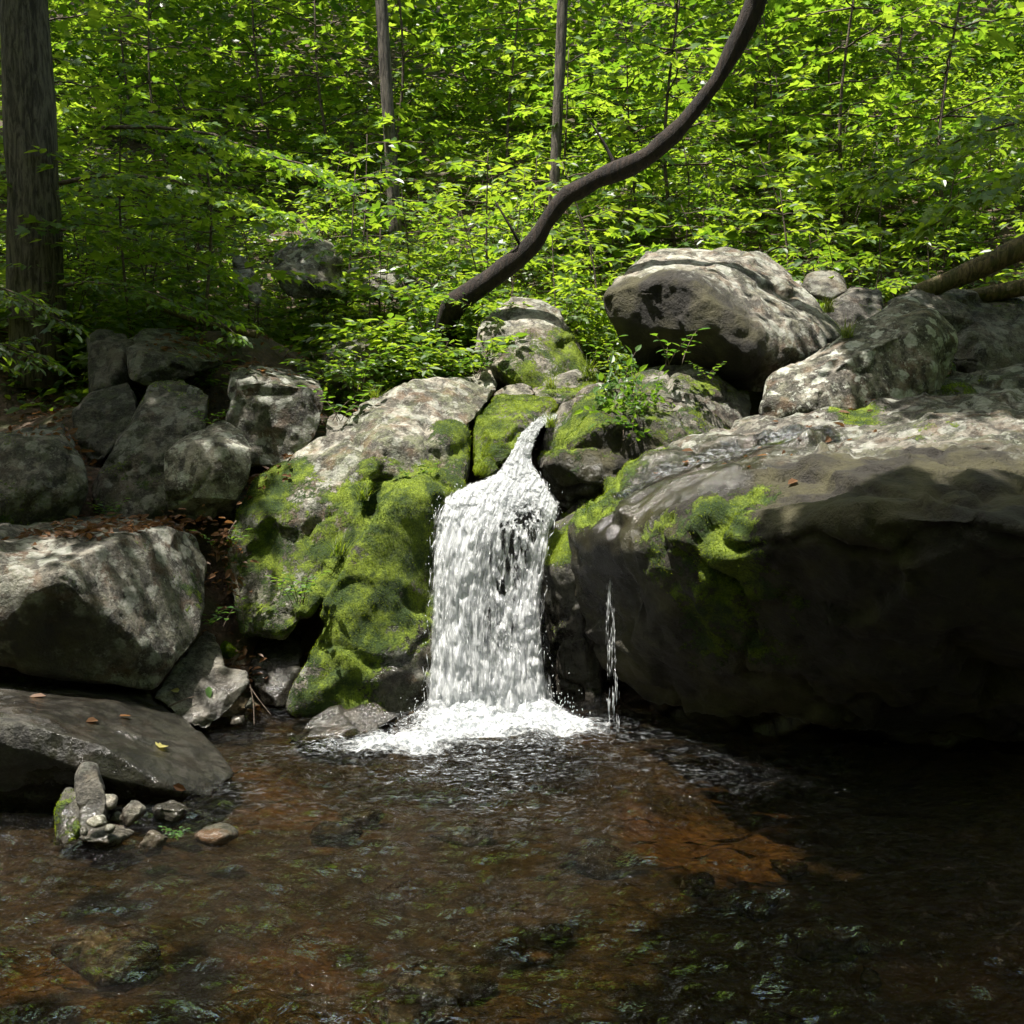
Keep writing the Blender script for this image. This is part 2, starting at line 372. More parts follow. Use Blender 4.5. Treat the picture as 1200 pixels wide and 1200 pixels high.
def axis(lo, a, b, hi, fine, coarse):
    return np.unique(np.concatenate([np.arange(a, b, fine), np.linspace(b, hi, coarse), np.linspace(lo, a, coarse)]))
gx = axis(-70, -6, 6, 70, .07, 40); gy = axis(-40, 2, 14, 110, .07, 50)
XX, YY = np.meshgrid(gx, gy, indexing='ij'); ZZ = ground_z(XX, YY)
pp = np.stack([XX.ravel(), YY.ravel(), ZZ.ravel()], 1); pp[:, 2] += .05 * fbm(pp * 2.1, 4, 3) + .02 * fbm(pp * 9, 3, 4)
nx, ny = len(gx), len(gy); I = np.arange(nx * ny).reshape(nx, ny)
GF = np.stack([I[:-1, :-1].ravel(), I[1:, :-1].ravel(), I[1:, 1:].ravel(), I[:-1, 1:].ravel()], 1)
tag(link('ground', mesh_np('ground', pp, [GF]), M_GROUND), kind='structure')

# ------------------------------------------------------------------ rocks
def hull(bm, pts):
    vs = [bm.verts.new(p) for p in pts]
    r = bmesh.ops.convex_hull(bm, input=vs)
    junk = [e for e in r['geom_interior'] + r['geom_unused'] if isinstance(e, bmesh.types.BMVert)]
    bmesh.ops.delete(bm, geom=list(set(junk)), context='VERTS')

def behind(pts, depth, shrink=.86, drop=.0):
    """the hidden back of a boulder: its outline pushed away from the camera and drawn in"""
    a = np.array(pts, float); c = a.mean(0); b = a.copy()
    b[:, 0] = c[0] + (a[:, 0] - c[0]) * shrink; b[:, 1] = c[1] + (a[:, 1] - c[1]) * shrink; b[:, 2] += depth
    q = PP(b); q[:, 2] -= drop
    return np.concatenate([PP(a), q])

def remesh(bm, voxel):
    me = bpy.data.meshes.new('tmp'); bm.to_mesh(me); bm.free()
    o = bpy.data.objects.new('tmp', me); COL.objects.link(o)
    md = o.modifiers.new('r', 'REMESH'); md.mode = 'VOXEL'; md.voxel_size = voxel
    dg = bpy.context.evaluated_depsgraph_get(); ev = o.evaluated_get(dg)
    out = bpy.data.meshes.new_from_object(ev)
    bpy.data.objects.remove(o); bpy.data.meshes.remove(me)
    return out

def get(me):
    V = np.empty(len(me.vertices) * 3, np.float32); me.vertices.foreach_get('co', V); V = V.reshape(-1, 3).astype(float)
    E = np.empty(len(me.edges) * 2, np.int32); me.edges.foreach_get('vertices', E); E = E.reshape(-1, 2)
    return V, E
def normals(me):
    N = np.empty(len(me.vertices) * 3, np.float32); me.vertex_normals.foreach_get('vector', N); return N.reshape(-1, 3).astype(float)
def smooth(V, E, it):
    cnt = np.zeros(len(V)); np.add.at(cnt, E[:, 0], 1); np.add.at(cnt, E[:, 1], 1)
    for _ in range(it):
        S = np.zeros_like(V)
        for k in range(3):
            S[:, k] = np.bincount(E[:, 0], V[E[:, 1], k], len(V)) + np.bincount(E[:, 1], V[E[:, 0], k], len(V))
        V = V * .4 + .6 * S / np.maximum(cnt, 1)[:, None]
    return V

ROCKS = {}
NR = [0]
def rock(key, label, hulls, voxel=.03, amp=.05, sm=3, freq=1.0, moss=0.0, mossup=0.0, mspots=(), wet=0.0, wspots=(), waterline=True,
         tone=1.0, lichen=.35, rust=.25, algae=.5, painted_shade=(), bulge=(), facets=9, cut=.075, sd=0, name='boulder', cat='boulder', group=None, fuzz=1.0, crack=1.0):
    """hulls: world point arrays; their union is weathered into one stone"""
    NR[0] += 1; seed = NR[0] * 101 + sd
    bm = bmesh.new()
    for h in hulls: hull(bm, h)
    me = remesh(bm, voxel); V, E = get(me); V = smooth(V, E, sm)
    rc = np.random.default_rng(seed + 2)
    for k in range(facets):                                  # flat fracture faces
        fd = unit(rc.normal(0, 1, 3) + np.array((0, -.55, .25))); dp = V @ fd; top, ext = dp.max(), dp.max() - dp.min()
        V = V - np.maximum(dp - (top - ext * cut * rc.uniform(.35, 1.25)), 0)[:, None] * fd
    me.vertices.foreach_set('co', V.astype(np.float32).ravel()); me.update(); Nn = normals(me)
    o3 = seed * 1.37
    d = amp * .9 * fbm(V * 1.3 * freq + o3, 2, seed)
    wp_ = V * 1.9 * freq + .22 * np.stack([fbm(V * 3 + 5, 2, seed), fbm(V * 3 + 9, 2, seed + 1), fbm(V * 3 + 14, 2, seed + 2)], 1)
    wd, wv, wt_ = worley(wp_, seed + 5); d += amp * (.45 * (wv - .5) + 1.0 * wt_)
    wd, wv, wt_ = worley(wp_ * 3.1 + 3, seed + 15); d += amp * .22 * ((wv - .5) + 1.2 * wt_)
    d += amp * .40 * fbm(V * 6.5 * freq, 5, seed + 9, .62)
    # bedding planes and cracks
    q = V @ np.array([[.9, .1, .42], [-.1, 1, .1], [-.40, -.15, .9]])
    lay = noise(q * np.array((.8, .8, 5.0)) * freq, seed + 20); d += amp * .18 * lay
    cr = fbm(V * 1.15 * freq + 40, 3, seed + 30); d -= crack * amp * .9 * np.exp(-(cr / .018) ** 2)
    cr2 = fbm(V * 2.6 * freq + 80, 2, seed + 33); d -= crack * amp * .2 * np.exp(-(cr2 / .02) ** 2)
    V = V + Nn * d[:, None]
    for s in bulge:
        gq = np.exp(-(np.linalg.norm(V - P(*s[:3]), axis=1) / s[3]) ** 2); V = V + gq[:, None] * s[4] * np.array((.1, -.75, .5))
    V = smooth(V, E, 1)
    me.vertices.foreach_set('co', V.astype(np.float32).ravel())
    me.polygons.foreach_set('use_smooth', np.ones(len(me.polygons), bool)); me.update(); Nn = normals(me)
    m = np.full(len(V), moss, float) + mossup * sstep(.15, .85, Nn[:, 2]) + .50 * fbm(V * 2.6 + 11, 5, seed + 40, .6)
    for s in mspots:
        c = P(*s[:3]); m += s[4] * np.exp(-(np.linalg.norm(V - c, axis=1) / s[3]) ** 2)
    wt = np.full(len(V), wet, float)
    for s in wspots:
        c = P(*s[:3]); wt += s[4] * np.exp(-(np.linalg.norm(V - c, axis=1) / s[3]) ** 2)
    if waterline: wt = np.maximum(wt, sstep(.22, .04, V[:, 2] + .06 * fbm(V * 3, 2, seed)))
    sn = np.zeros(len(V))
    for s in painted_shade: sn += s[4] * np.exp(-(np.linalg.norm(V - P(*s[:3]), axis=1) / s[3]) ** 2)
    for k, a in (('moss', m), ('wet', wt), ('painted_shade', sn)):
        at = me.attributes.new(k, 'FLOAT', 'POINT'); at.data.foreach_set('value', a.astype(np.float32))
    me.name = name
    ob = link(name, me, M_ROCK)
    if not ob.data.materials or ob.data.materials[0] is None:
        ob.data.materials.clear(); ob.data.materials.append(M_ROCK)
    ob['tone'] = float(tone); ob['lichen'] = float(lichen); ob['rust'] = float(rust); ob['algae'] = float(algae)
    # origin at the base of the stone
    lo = V[V[:, 2].argmin()]; base = np.array((V[:, 0].mean(), V[:, 1].mean(), V[:, 2].min()))
    me.transform(Matrix.Translation(-Vector(base))); ob.location = base
    tag(ob, label, cat, group)
    # short moss shoots standing on the mossy faces
    if fuzz:
        sel = np.where((m > .42) & (Nn[:, 2] > -.3) & (Nn @ np.array((0, -1, .15)) > -.45))[0]
        if len(sel) > 150:
            n = int(min(len(sel) * 9 * fuzz, 60000)); r = np.random.default_rng(seed)
            i = r.choice(sel, n); keep = r.random(n) < sstep(.40, .75, m[i] + .25 * fbm(V[i] * 13, 2, seed + 3)); i = i[keep]; n = len(i)
            if n > 400:
                b = V[i] + r.normal(0, voxel * .55, (n, 3)); b -= Nn[i] * ((b - V[i]) * Nn[i]).sum(1)[:, None]
                di = unit(Nn[i] * .8 + np.array((0, 0, .45)) + r.normal(0, .45, (n, 3))); L = r.uniform(.004, .012, n)[:, None]
                sd = unit(np.cross(di, r.normal(0, 1, (n, 3)))) * L * .28
                b = b - di * .003
                T = np.stack([b - sd, b + sd, b + di * L], 1).reshape(-1, 3) - base
                var = np.repeat(np.clip(.45 + 1.1 * fbm(V[i] * 3.0, 4, seed + 8) + r.normal(0, .2, n), 0, 1), 3)
                f = np.arange(n * 3).reshape(-1, 3)
                link('moss', mesh_np('moss', T, [f], {'var': var}), M_FUZZ, ob)
    ROCKS[key] = (ob, V, Nn)
    return ob

def F(pts, depth=.7, shrink=.86, drop=0): return behind(pts, depth, shrink, drop)

LG = 'boulders heaped on the shaded left bank'
rock('L1', 'grey-green boulder at the left edge with dead leaves lying on its sloping top', [F([(-40,515,7.9),(10,512,7.7),(40,497,8.0),(75,490,8.2),(98,535,7.8),(103,575,7.6),(85,612,7.5),(15,622,7.3),(62,535,7.45),(-60,615,7.3)], .8)],
     .026, 0.040, 1, moss=.22, mossup=.1, tone=0.55, lichen=.5, rust=.2, algae=.9, group=LG)
rock('L2a', 'low mossy block filling the gap left of the dark roof slab', [F([(103,400,9.6),(118,388,9.8),(150,388,9.8),(158,420,9.3),(150,470,9.2),(108,470,9.3)], .7)], .026, 0.036, 1, moss=.22, algae=1.0, tone=0.43, lichen=.25, group=LG)
rock('L2b', 'broad overhanging roof slab on top of the shaded rock heap', [F([(146,408,9.35),(165,386,9.95),(205,386,10.05),(262,420,9.75),(269,430,9.4),(225,440,9.05),(170,455,8.95),(150,445,9.1),(158,414,9.2),(222,424,9.0)], .7)],
     .026, 0.036, 1, moss=.16, mossup=.15, algae=1.0, tone=0.48, lichen=.45, group=LG)
rock('L3', 'rounded dark boulder wedged under the roof slab', [F([(80,482,8.9),(108,456,9.1),(150,446,9.2),(166,470,8.9),(155,515,8.7),(110,545,8.6),(85,520,8.75)], .7)], .026, 0.036, 1, moss=.15, algae=1.0, tone=0.39, lichen=.3, group=LG)
rock('L4', 'tall mossy slab leaning upright with a flat pale cap', [F([(165,478,8.5),(178,450,8.8),(225,446,8.9),(248,462,8.7),(240,492,8.4),(196,503,8.3),(215,600,7.95),(120,605,8.0),(106,572,8.2),(160,622,7.95)], .6)],
     .024, 0.036, 1, moss=.20, algae=1.0, tone=0.48, lichen=.5, mspots=[(215,458,8.8,.25,.15)], group=LG)
rock('L5', 'blocky lichened boulder with a sunlit ledge along its top', [F([(268,434,9.0),(290,424,9.3),(340,428,9.4),(378,444,9.2),(384,470,8.85),(376,505,8.7),(350,548,8.6),(290,548,8.6),(262,515,8.7),(275,448,8.75),(332,446,8.72),(372,458,8.8)], .8)],
     .026, 0.036, 1, moss=.08, algae=1.0, tone=0.70, lichen=.75, rust=.5, group=LG)
rock('L6', 'pale speckled grey block sitting in front of the leaning slab', [F([(194,530,8.0),(214,511,8.15),(262,492,8.45),(283,503,8.3),(297,525,8.1),(294,556,8.0),(252,580,7.8),(228,612,7.85),(196,605,7.85),(192,572,7.8),(246,522,7.84),(272,612,8.0)], .55)],
     .018, 0.024, 1, moss=-.2, tone=1.15, lichen=.55, rust=.1, algae=.25, group=LG)
rock('L7', 'large squarish boulder at the left edge with lichen patches and a leaf-strewn flat top', [F([(-90,605,8.1),(22,605,8.1),(110,606,8.2),(200,612,8.0),(240,628,7.6),(252,660,7.3),(237,745,6.95),(182,812,6.7),(130,795,6.4),(22,782,6.3),(22,672,6.3),(100,690,6.18),(125,660,6.35),(193,622,7.0),(-90,770,6.2),(-90,655,6.3)], .3, .95)],
     .028, 0.040, 1, algae=.45, painted_shade=[(80,760,6.3,.5,.5),(30,740,6.3,.4,.3)], moss=.06, mossup=.06, tone=0.74, lichen=.6, rust=.45, mspots=[(65,628,7.6,.16,.6),(240,690,7.1,.22,.45),(232,640,7.3,.2,.3)], group=LG)
rock('L8', 'low flat slab with a wet sheen sliding into the pool', [F([(-90,800,7.0),(22,788,6.95),(100,797,7.0),(168,808,6.9),(215,840,6.6),(258,880,6.3),(277,906,6.0),(250,935,5.7),(192,930,5.55),(140,902,5.45),(80,865,5.4),(22,850,5.35),(-90,845,5.25),(22,948,5.5),(130,952,5.6),(-90,960,5.5),(205,950,5.75)], .15, .97)],
     .024, 0.026, 1, facets=4, cut=.03, moss=-.06, tone=.30, lichen=.15, rust=.3, wet=.3, wspots=[(200,870,6.2,.7,.8),(120,830,6.2,.5,.5),(255,905,5.9,.3,.6)], mspots=[(40,790,6.8,.3,.5)], crack=.5, group='wet slabs by the pool')
rock('L9', 'slate-grey pointed slab tilted against the big left boulder', [F([(240,739,7.55),(252,744,7.45),(262,775,7.2),(268,790,7.1),(250,835,6.8),(236,858,6.75),(215,848,6.7),(182,818,6.75),(205,780,7.1)], .14, .95),
     F([(262,783,7.15),(290,786,7.1),(294,798,7.0),(272,832,6.85),(240,858,6.75),(252,820,6.85)], .16, .95)], .015, .022, 1, facets=4, cut=.03, moss=-.12, tone=.85, lichen=.2, rust=.05, algae=.05, wet=.38, wspots=[(275,815,6.9,.25,.3)], group='wet slabs by the pool')
rock('L10', 'black shining wet stone beside the mossy outcrop', [F([(290,778,7.6),(300,750,7.8),(330,736,7.95),(355,742,7.85),(352,790,7.5),(338,830,7.3),(298,828,7.3)], .5)], .02, .035, 3, moss=-.05, tone=.33, lichen=.05, wet=.8, group='wet slabs by the pool')
rock('L13', 'low wet ledge beside the foot of the fall', [F([(332,866,6.62),(352,848,6.78),(392,826,7.02),(436,818,7.05),(470,838,6.95),(440,858,6.75),(395,866,6.62),(350,872,6.56)], .25, .9, .15)], .016, .06, 1, facets=4, moss=.1, tone=.35, lichen=.1, rust=.6, wet=1.0,
     mspots=[(440,835,7.2,.25,.5)], group='wet slabs by the pool')
rock('L11', 'upright grey stone standing by the wet slab', [F([(89,908,5.25),(97,893,5.35),(111,894,5.35),(121,920,5.2),(128,952,5.1),(122,990,5.0),(92,992,5.0)], .22)], .012, .018, 2, freq=2, moss=.1, tone=.38, lichen=.35, rust=.4, cat='stone', name='standing_stone')
rock('L11b', 'dark mossy stone leaning beside the upright grey stone', [F([(64,940,5.2),(80,920,5.3),(92,925,5.2),(97,992,5.0),(66,992,5.05)], .25)], .014, .02, 3, freq=2, moss=.42, tone=.5, lichen=.1, cat='stone', name='mossy_stone')

# centre
rock('C1', 'large mossy outcrop left of the fall with a bare sunlit crest',
     [F([(380,515,8.5),(430,475,8.8),(480,447,9.2),(540,442,9.45),(578,430,9.7),(588,455,9.3),(556,482,8.8),(548,510,8.5),(530,520,8.25),(490,522,8.05),(450,512,8.05),(400,532,8.05),(470,640,7.85),(380,640,7.85)], .8),
      F([(268,610,8.0),(300,560,8.2),(380,515,8.5),(450,512,8.05),(430,600,7.7),(400,680,7.6),(335,750,7.5),(282,750,7.6),(262,665,7.9)], .8),
      F([(445,592,7.8),(500,545,8.1),(545,525,8.4),(548,570,8.0),(508,600,7.8),(500,680,7.6),(500,850,7.3),(440,850,7.2),(400,812,7.2),(333,835,7.15),(345,800,7.2),(390,690,7.35),(440,612,7.5)], .8)],
     .028, .06, 3, bulge=[(470,600,7.75,.28,0.132),(425,650,7.5,.22,0.084),(440,700,7.45,.24,0.108),(400,720,7.35,.2,0.084),(415,770,7.3,.22,0.096),(365,800,7.15,.2,0.084),(470,690,7.55,.2,0.060),(520,560,8.05,.2,0.084),(320,620,8.0,.3,0.060),(480,780,7.3,.2,0.048)], facets=0, moss=.31, mossup=.22, algae=.8, tone=1.1, lichen=.4, rust=.35, mspots=[(470,600,7.7,.45,.5),(420,700,7.4,.5,.4),(400,770,7.2,.4,.35),(345,560,8.15,.16,.5),(328,605,8.0,.16,.5),(312,650,7.85,.14,.4),(300,690,7.7,.5,.15),(400,560,8.1,.3,-.1),(540,520,8.4,.2,.45),(500,462,9.1,.5,-1.0),(425,492,8.6,.4,-.9),(560,450,9.4,.4,-.8)],
     wspots=[(450,790,7.2,.3,.8),(490,760,7.3,.35,.8)], cat='boulder', name='mossy_outcrop')
rock('C1d', 'black soaked rock face behind the falling water', [F([(505,615,7.95),(560,580,8.2),(610,572,8.25),(645,600,8.05),(660,640,8.0),(660,870,7.8),(500,870,7.75)], 1.0)], .035, .06, 4, facets=0, moss=.05, tone=.4, lichen=.0, wet=.9, name='wet_boulder', algae=.3)
rock('C3', 'bright green mossy rock squeezed against the top of the chute', [F([(558,488,8.95),(585,465,9.2),(620,462,9.15),(650,468,9.1),(655,474,9.0),(625,494,8.7),(597,532,8.3),(570,562,8.05),(552,552,8.15),(556,512,8.5)], .6)], .02, .04, 3, moss=.62, mossup=.1, tone=.9)
rock('C4', 'small bare grey stone resting above the green chute rock', [F([(578,465,9.25),(592,453,9.4),(612,450,9.45),(628,460,9.35),(622,475,9.15),(590,478,9.1)], .3)], .014, .02, 3, freq=2, moss=-.1, tone=1.2, lichen=.2, cat='stone', name='stone')
rock('C2', 'rounded grey dome rock with yellow-green moss around its skirt', [F([(554,405,10.0),(565,372,10.35),(600,355,10.65),(640,353,10.7),(668,375,10.5),(684,412,10.15),(692,445,9.9),(660,470,9.6),(600,455,9.6),(560,435,9.75),(622,385,10.0)], .9)],
     .028, .05, 4, moss=.10, mossup=-.02, tone=1.05, lichen=.4, mspots=[(565,395,10.0,.28,.5),(680,400,10.2,.28,.5),(640,440,9.8,.4,.55),(690,440,9.8,.3,.4)], name='dome_rock')
rock('C5', 'mossy step at the head of the chute below the dome rock', [F([(620,455,9.5),(660,440,9.8),(700,430,10.0),(712,440,9.8),(690,455,9.3),(655,475,9.05),(640,480,9.0)], .5, .9, .1)], .02, .04, 3, moss=.5, tone=.8, name='rock_step')

# right
rock('R1', 'broad dark boulder draped with leafy plants right of the chute', [F([(618,525,8.45),(648,486,8.75),(690,450,9.1),(740,430,9.5),(820,430,9.7),(880,455,9.4),(888,495,8.9),(800,508,8.35),(740,500,8.25),(680,500,8.3),(640,530,8.3),(642,600,8.2),(700,600,8.05),(800,540,8.2),(850,560,8.3)], .8)],
     .028, .07, 3, moss=.20, mossup=.2, algae=.8, painted_shade=[(690,560,8.1,.5,.9),(780,540,8.2,.5,.6)], tone=.75, lichen=.45, mspots=[(650,500,8.5,.3,.5),(700,480,8.6,.35,.3)], wspots=[(680,560,8.1,.4,.6)])
rock('R2', 'massive angular boulder perched highest with sunlit top and shaded underside', [F([(704,357,9.55),(728,315,10.1),(755,295,10.5),(800,290,10.8),(850,287,11.0),(900,297,10.8),(932,325,10.6),(988,388,10.0),(985,410,9.8),(895,465,9.5),(845,450,9.7),(800,435,9.9),(748,428,10.0),(722,392,9.8),(745,347,9.3),(800,338,9.2),(845,372,9.05),(882,425,9.15)], .8)],
     .03, 0.056, 1, sd=7, facets=8, cut=.05, crack=0, painted_shade=[(745,385,9.5,.55,1.3),(800,400,9.4,.5,1.1),(850,430,9.3,.45,.8)], moss=.02, mossup=.05, tone=.95, lichen=.55, rust=.35, mspots=[(930,365,10.2,.35,.3),(770,360,9.3,.25,.15)])
rock('R3', 'lichen-whitened boulder lying below the perched one', [F([(888,485,8.2),(900,445,8.45),(985,405,8.65),(1002,385,8.95),(1060,350,9.25),(1095,357,9.15),(1116,385,8.9),(1122,425,8.6),(1105,462,8.3),(1020,482,8.1),(940,497,8.0),(892,500,8.1),(1000,420,8.3),(1085,377,8.6)], .8)],
     .026, 0.040, 1, moss=.06, tone=.95, lichen=.95, rust=.4, mspots=[(995,395,8.8,.25,.45),(900,460,8.3,.25,.25)])
rock('R4a', 'small rounded boulder peeking out behind the perched boulder', [F([(938,338,11.0),(945,320,11.3),(970,315,11.4),(990,324,11.2),(995,342,11.0),(965,355,10.8)], .5)], .026, .03, 4, moss=.05, tone=.7, lichen=.3)
rock('R4b', 'mossy block in the hollow right of the perched boulder', [F([(972,352,10.5),(1000,338,10.8),(1033,341,10.75),(1037,368,10.4),(1012,395,10.2),(972,392,10.2)], .6)], .026, .04, 3, moss=.2, mossup=.1, tone=.6, lichen=.3)
rock('R4c', 'long dark boulder in deep shade at the right edge', [F([(1033,348,10.2),(1080,339,10.5),(1177,345,10.5),(1260,350,10.5),(1260,450,9.6),(1140,445,9.5),(1100,410,9.7),(1035,375,9.9)], .8)], .035, .06, 3, moss=.16, mossup=.1, tone=.55, lichen=.4)
rock('R5', 'huge overhanging boulder at the right with water filming across its sunlit top',
     [F([(690,588,7.5),(720,556,7.85),(790,522,8.25),(890,492,8.55),(985,470,8.75),(1080,455,8.8),(1177,445,8.8),(1290,435,8.7),
         (672,612,7.25),(688,636,7.0),(760,634,6.5),(850,652,5.95),(925,626,5.65),(1000,592,5.45),(1100,606,5.15),(1177,618,5.0),(1290,630,4.9),
         (672,700,7.3),(700,790,7.3),(790,850,7.15),(900,875,7.0),(1177,890,6.7),(1290,890,6.7),(1177,730,5.3),(1290,740,5.2),(950,730,6.1),(790,720,6.8)], .2, .95),
      F([(985,482,8.2),(1000,466,8.6),(1080,445,9.0),(1177,430,9.1),(1290,422,9.1),(1290,475,8.0),(1177,478,8.0),(1080,492,8.0),(1000,494,8.1)], .3, .95)],
     .028, .085, 3, algae=.8, painted_shade=[(900,760,6.2,1.1,1.0),(1100,760,5.8,1.3,1.0),(760,760,6.9,.8,.9),(1177,690,5.4,.8,.6),(930,680,6.0,.5,.5),(720,690,7.1,.4,.8)], facets=0, moss=.05, mossup=.0, tone=.72, lichen=.6, rust=.35,
     mspots=[(850,612,6.2,.22,.40),(790,618,6.5,.2,.4),(905,592,6.3,.2,.35),(690,605,7.2,.2,.6),(715,570,7.6,.2,.6),(700,600,7.2,.3,.5),(740,545,7.85,.28,.9),(910,525,7.6,.22,.9),(1000,482,8.1,.26,1.0),(1015,510,7.7,.2,.9),(1110,450,8.8,.5,.4),(880,590,6.5,.25,.35),(860,650,5.95,.3,.4),(840,700,6.4,.6,.25),(1090,520,7.2,.4,.3),(880,740,6.3,.5,.25)],
     wspots=[(730,610,7.0,.35,.6),(830,580,6.9,.4,.5),(840,545,7.4,.6,.9),(760,585,7.2,.45,.8),(930,525,7.6,.45,.7),(800,600,6.8,.4,.5),(700,720,7.2,.5,.5)])
rock('R7', 'green mossy nose of rock between the fall and the overhanging boulder', [F([(632,645,7.8),(640,612,7.9),(670,594,8.0),(700,572,8.0),(712,592,7.6),(692,660,7.4),(655,668,7.5),(640,720,7.85),(705,860,7.6),(652,860,7.8)], .5)], .022, .05, 3, moss=.18, mossup=.35, tone=.5, lichen=.1,
     mspots=[(665,620,7.7,.25,.5)], wet=.25, wspots=[(670,760,7.6,.4,.6)])

# hillside rocks among the plants
rock('H1', 'pale grey boulder half hidden by leaves on the slope', [F([(312,300,12.2),(335,286,12.6),(380,284,12.7),(402,300,12.3),(404,350,11.9),(330,352,11.9),(345,315,12.0)], .7)], .035, .06, 2, moss=-.02, tone=1.1, lichen=.55)
rock('H2', 'narrow tilted slab leaning on the slope beside the pale boulder', [F([(273,305,11.8),(283,301,11.9),(305,325,11.6),(312,355,11.3),(300,362,11.2),(280,335,11.5)], .3)], .026, .03, 2, moss=.1, tone=.8, lichen=.4)
rock('H3', 'mossy brown rock under the shrubs above the outcrop', [F([(375,420,10.2),(395,398,10.5),(430,396,10.5),(448,420,10.2),(440,455,9.9),(385,455,9.9)], .5)], .028, .04, 3, moss=.3, tone=.6, lichen=.2)
rock('H4', 'small shadowed stone tucked beside the blocky boulder', [F([(380,490,8.9),(395,480,9.05),(410,492,8.9),(402,515,8.7),(380,515,8.7)], .3)], .016, .02, 3, freq=2, moss=.05, tone=.7, cat='stone', name='stone')
rock('H5', 'low grey rock in the thicket behind the dome rock', [F([(420,330,12.3),(450,318,12.6),(500,325,12.5),(505,350,12.2),(430,352,12.0)], .5)], .035, .05, 3, moss=.25, tone=.6)

# stones of the little pile and the shore
def stone(key, label, px, py, wpx, hpx, Y, tone, seed, flat=1.0, depth=None, name='stone', group=None, **kw):
    r = np.random.default_rng(seed); pts = []
    for k in range(16):
        d = unit(r.normal(0, 1, 3)); pts.append(d * np.array((1, 1, 1)) * r.uniform(.85, 1.0))
    s = np.array((wpx / 2 * Y / FPX, (depth or wpx * .45) * Y / FPX, hpx / 2 * Y / FPX))
    pts = np.array(pts) * s + P(px, py, Y)
    return rock(key, label, [pts], .009 if max(wpx, hpx) < 70 else .014, .012, 1, 3.0, moss=kw.pop('moss', -.3), tone=tone, lichen=kw.pop('lichen', .1), rust=kw.pop('rust', .1), name=name, cat='stone', group=group, fuzz=kw.pop('fuzz', 0), **kw)
PG = 'stones of the little pile at the lower left'
stone('s1', 'dark slab lying half in the water right of the stone pile', 203, 950, 60, 26, 5.35, .45, 21, wet=.4)
stone('s2', 'tan flat stone at the bottom of the pile', 122, 980, 88, 26, 5.0, 1.0, 2, rust=1.0, group=PG)
stone('s3', 'blue-grey angular stone at the right of the pile', 156, 952, 42, 38, 5.15, 1.1, 3, group=PG)
stone('s4', 'reddish stone on top of the pile', 128, 940, 32, 22, 5.2, 1.1, 4, rust=1.6, group=PG)
stone('s5', 'pale green-grey flat stone in front of the pile', 113, 962, 34, 20, 4.95, 1.7, 5, lichen=.6, group=PG)
stone('s6', 'small pale pebble leaning on the tan flat stone', 98, 974, 20, 18, 4.9, 1.9, 6, lichen=.5, group=PG)
stone('s7', 'small grey pebble beside the pale green-grey stone', 130, 971, 18, 12, 4.92, 1.3, 7, group=PG)
stone('s8', 'brown knobbly stone behind the pile', 138, 957, 24, 20, 5.2, .7, 8, rust=.9, group=PG)
stone('s9', 'slate stone right of the tan flat stone', 180, 985, 55, 44, 4.95, .9, 9, rust=.3, group=PG)
stone('s10', 'round mossy cushion stone behind the slate slab', 267, 762, 28, 22, 7.5, .6, 10, moss=.6, fuzz=1)
stone('s11', 'green mossy pebble at the waterline below the slate slab', 292, 825, 18, 24, 7.0, .6, 12, moss=.5, fuzz=1)
stone('s12', 'yellowish stone in the shallows beside the slate slab', 280, 845, 28, 20, 6.9, .9, 13, rust=.8, wet=.3)
stone('s13', 'ochre stone under shallow water at the pool edge', 250, 978, 80, 26, 5.0, .9, 14, rust=1.4, wet=.5)

SG = 'stones lying on the bed of the pool'
brs = np.random.default_rng(8); k = 0
while k < 22:
    x, y = brs.uniform(-2.0, 1.6), brs.uniform(3.3, 6.0); a = brs.uniform(.10, .30)
    if x < -1.2 and y > 4.6: continue
    n_ = 18; q = unit(brs.normal(0, 1, (n_, 3))) * brs.uniform(.85, 1, (n_, 1)) * (a, a * brs.uniform(.6, .9), a * .42) + (x, y, GZ(x, y) + .04)
    rock('b%d' % k, 'rounded stone under the clear brown water of the pool', [q], .02, .02, 2, 2.0, tone=brs.uniform(.7, 1.5), lichen=.05, rust=brs.uniform(.2, 1.2), moss=-.4, facets=4, fuzz=0, name='stream_stone', cat='stone', group=SG); k += 1

# ------------------------------------------------------------------ leaves and plants
T_OVAL = (np.array([(0, 0), (-.24, .28), (-.20, .66), (0, 1), (.20, .66), (.24, .28)], float), [[0, 1, 2, 3], [0, 3, 4, 5]])
T_MAPLE = (np.array([(0, 0), (-.30, .02), (-.52, .30), (-.27, .38), (-.36, .72), (-.12, .62), (0, 1), (.12, .62), (.36, .72), (.27, .38), (.52, .30), (.30, .02), (0, .35)], float),
           [[12, 0, 1, 2], [12, 2, 3, 4], [12, 4, 5, 6], [12, 6, 7, 8], [12, 8, 9, 10], [12, 10, 11, 0]])
def leaf_verts(pos, ax, nr, size, tmpl, fold=.25):
    t, fc = tmpl; n = len(pos); ax = unit(ax); sd = unit(np.cross(ax, nr)); nn = np.cross(sd, ax)
    size = np.asarray(size, float).reshape(-1, 1, 1)
    x = t[:, 0][None, :, None]; y = t[:, 1][None, :, None]
    V = pos[:, None] + size * (sd[:, None] * x + ax[:, None] * y + nn[:, None] * (np.abs(x) * fold - .12 * y * y))
    base = (np.arange(n) * len(t))[:, None, None]
    return V.reshape(-1, 3), (base + np.array(fc)[None]).reshape(-1, 4), len(t)
def leaf_mesh(name, pos, ax, nr, size, tmpl, rs, fold=.25):
    V, Fq, k = leaf_verts(np.asarray(pos), np.asarray(ax), np.asarray(nr), size, tmpl, fold)
    return mesh_np(name, V, [Fq], {'var': np.repeat(rs.random(len(pos)), k)}, smooth=False)

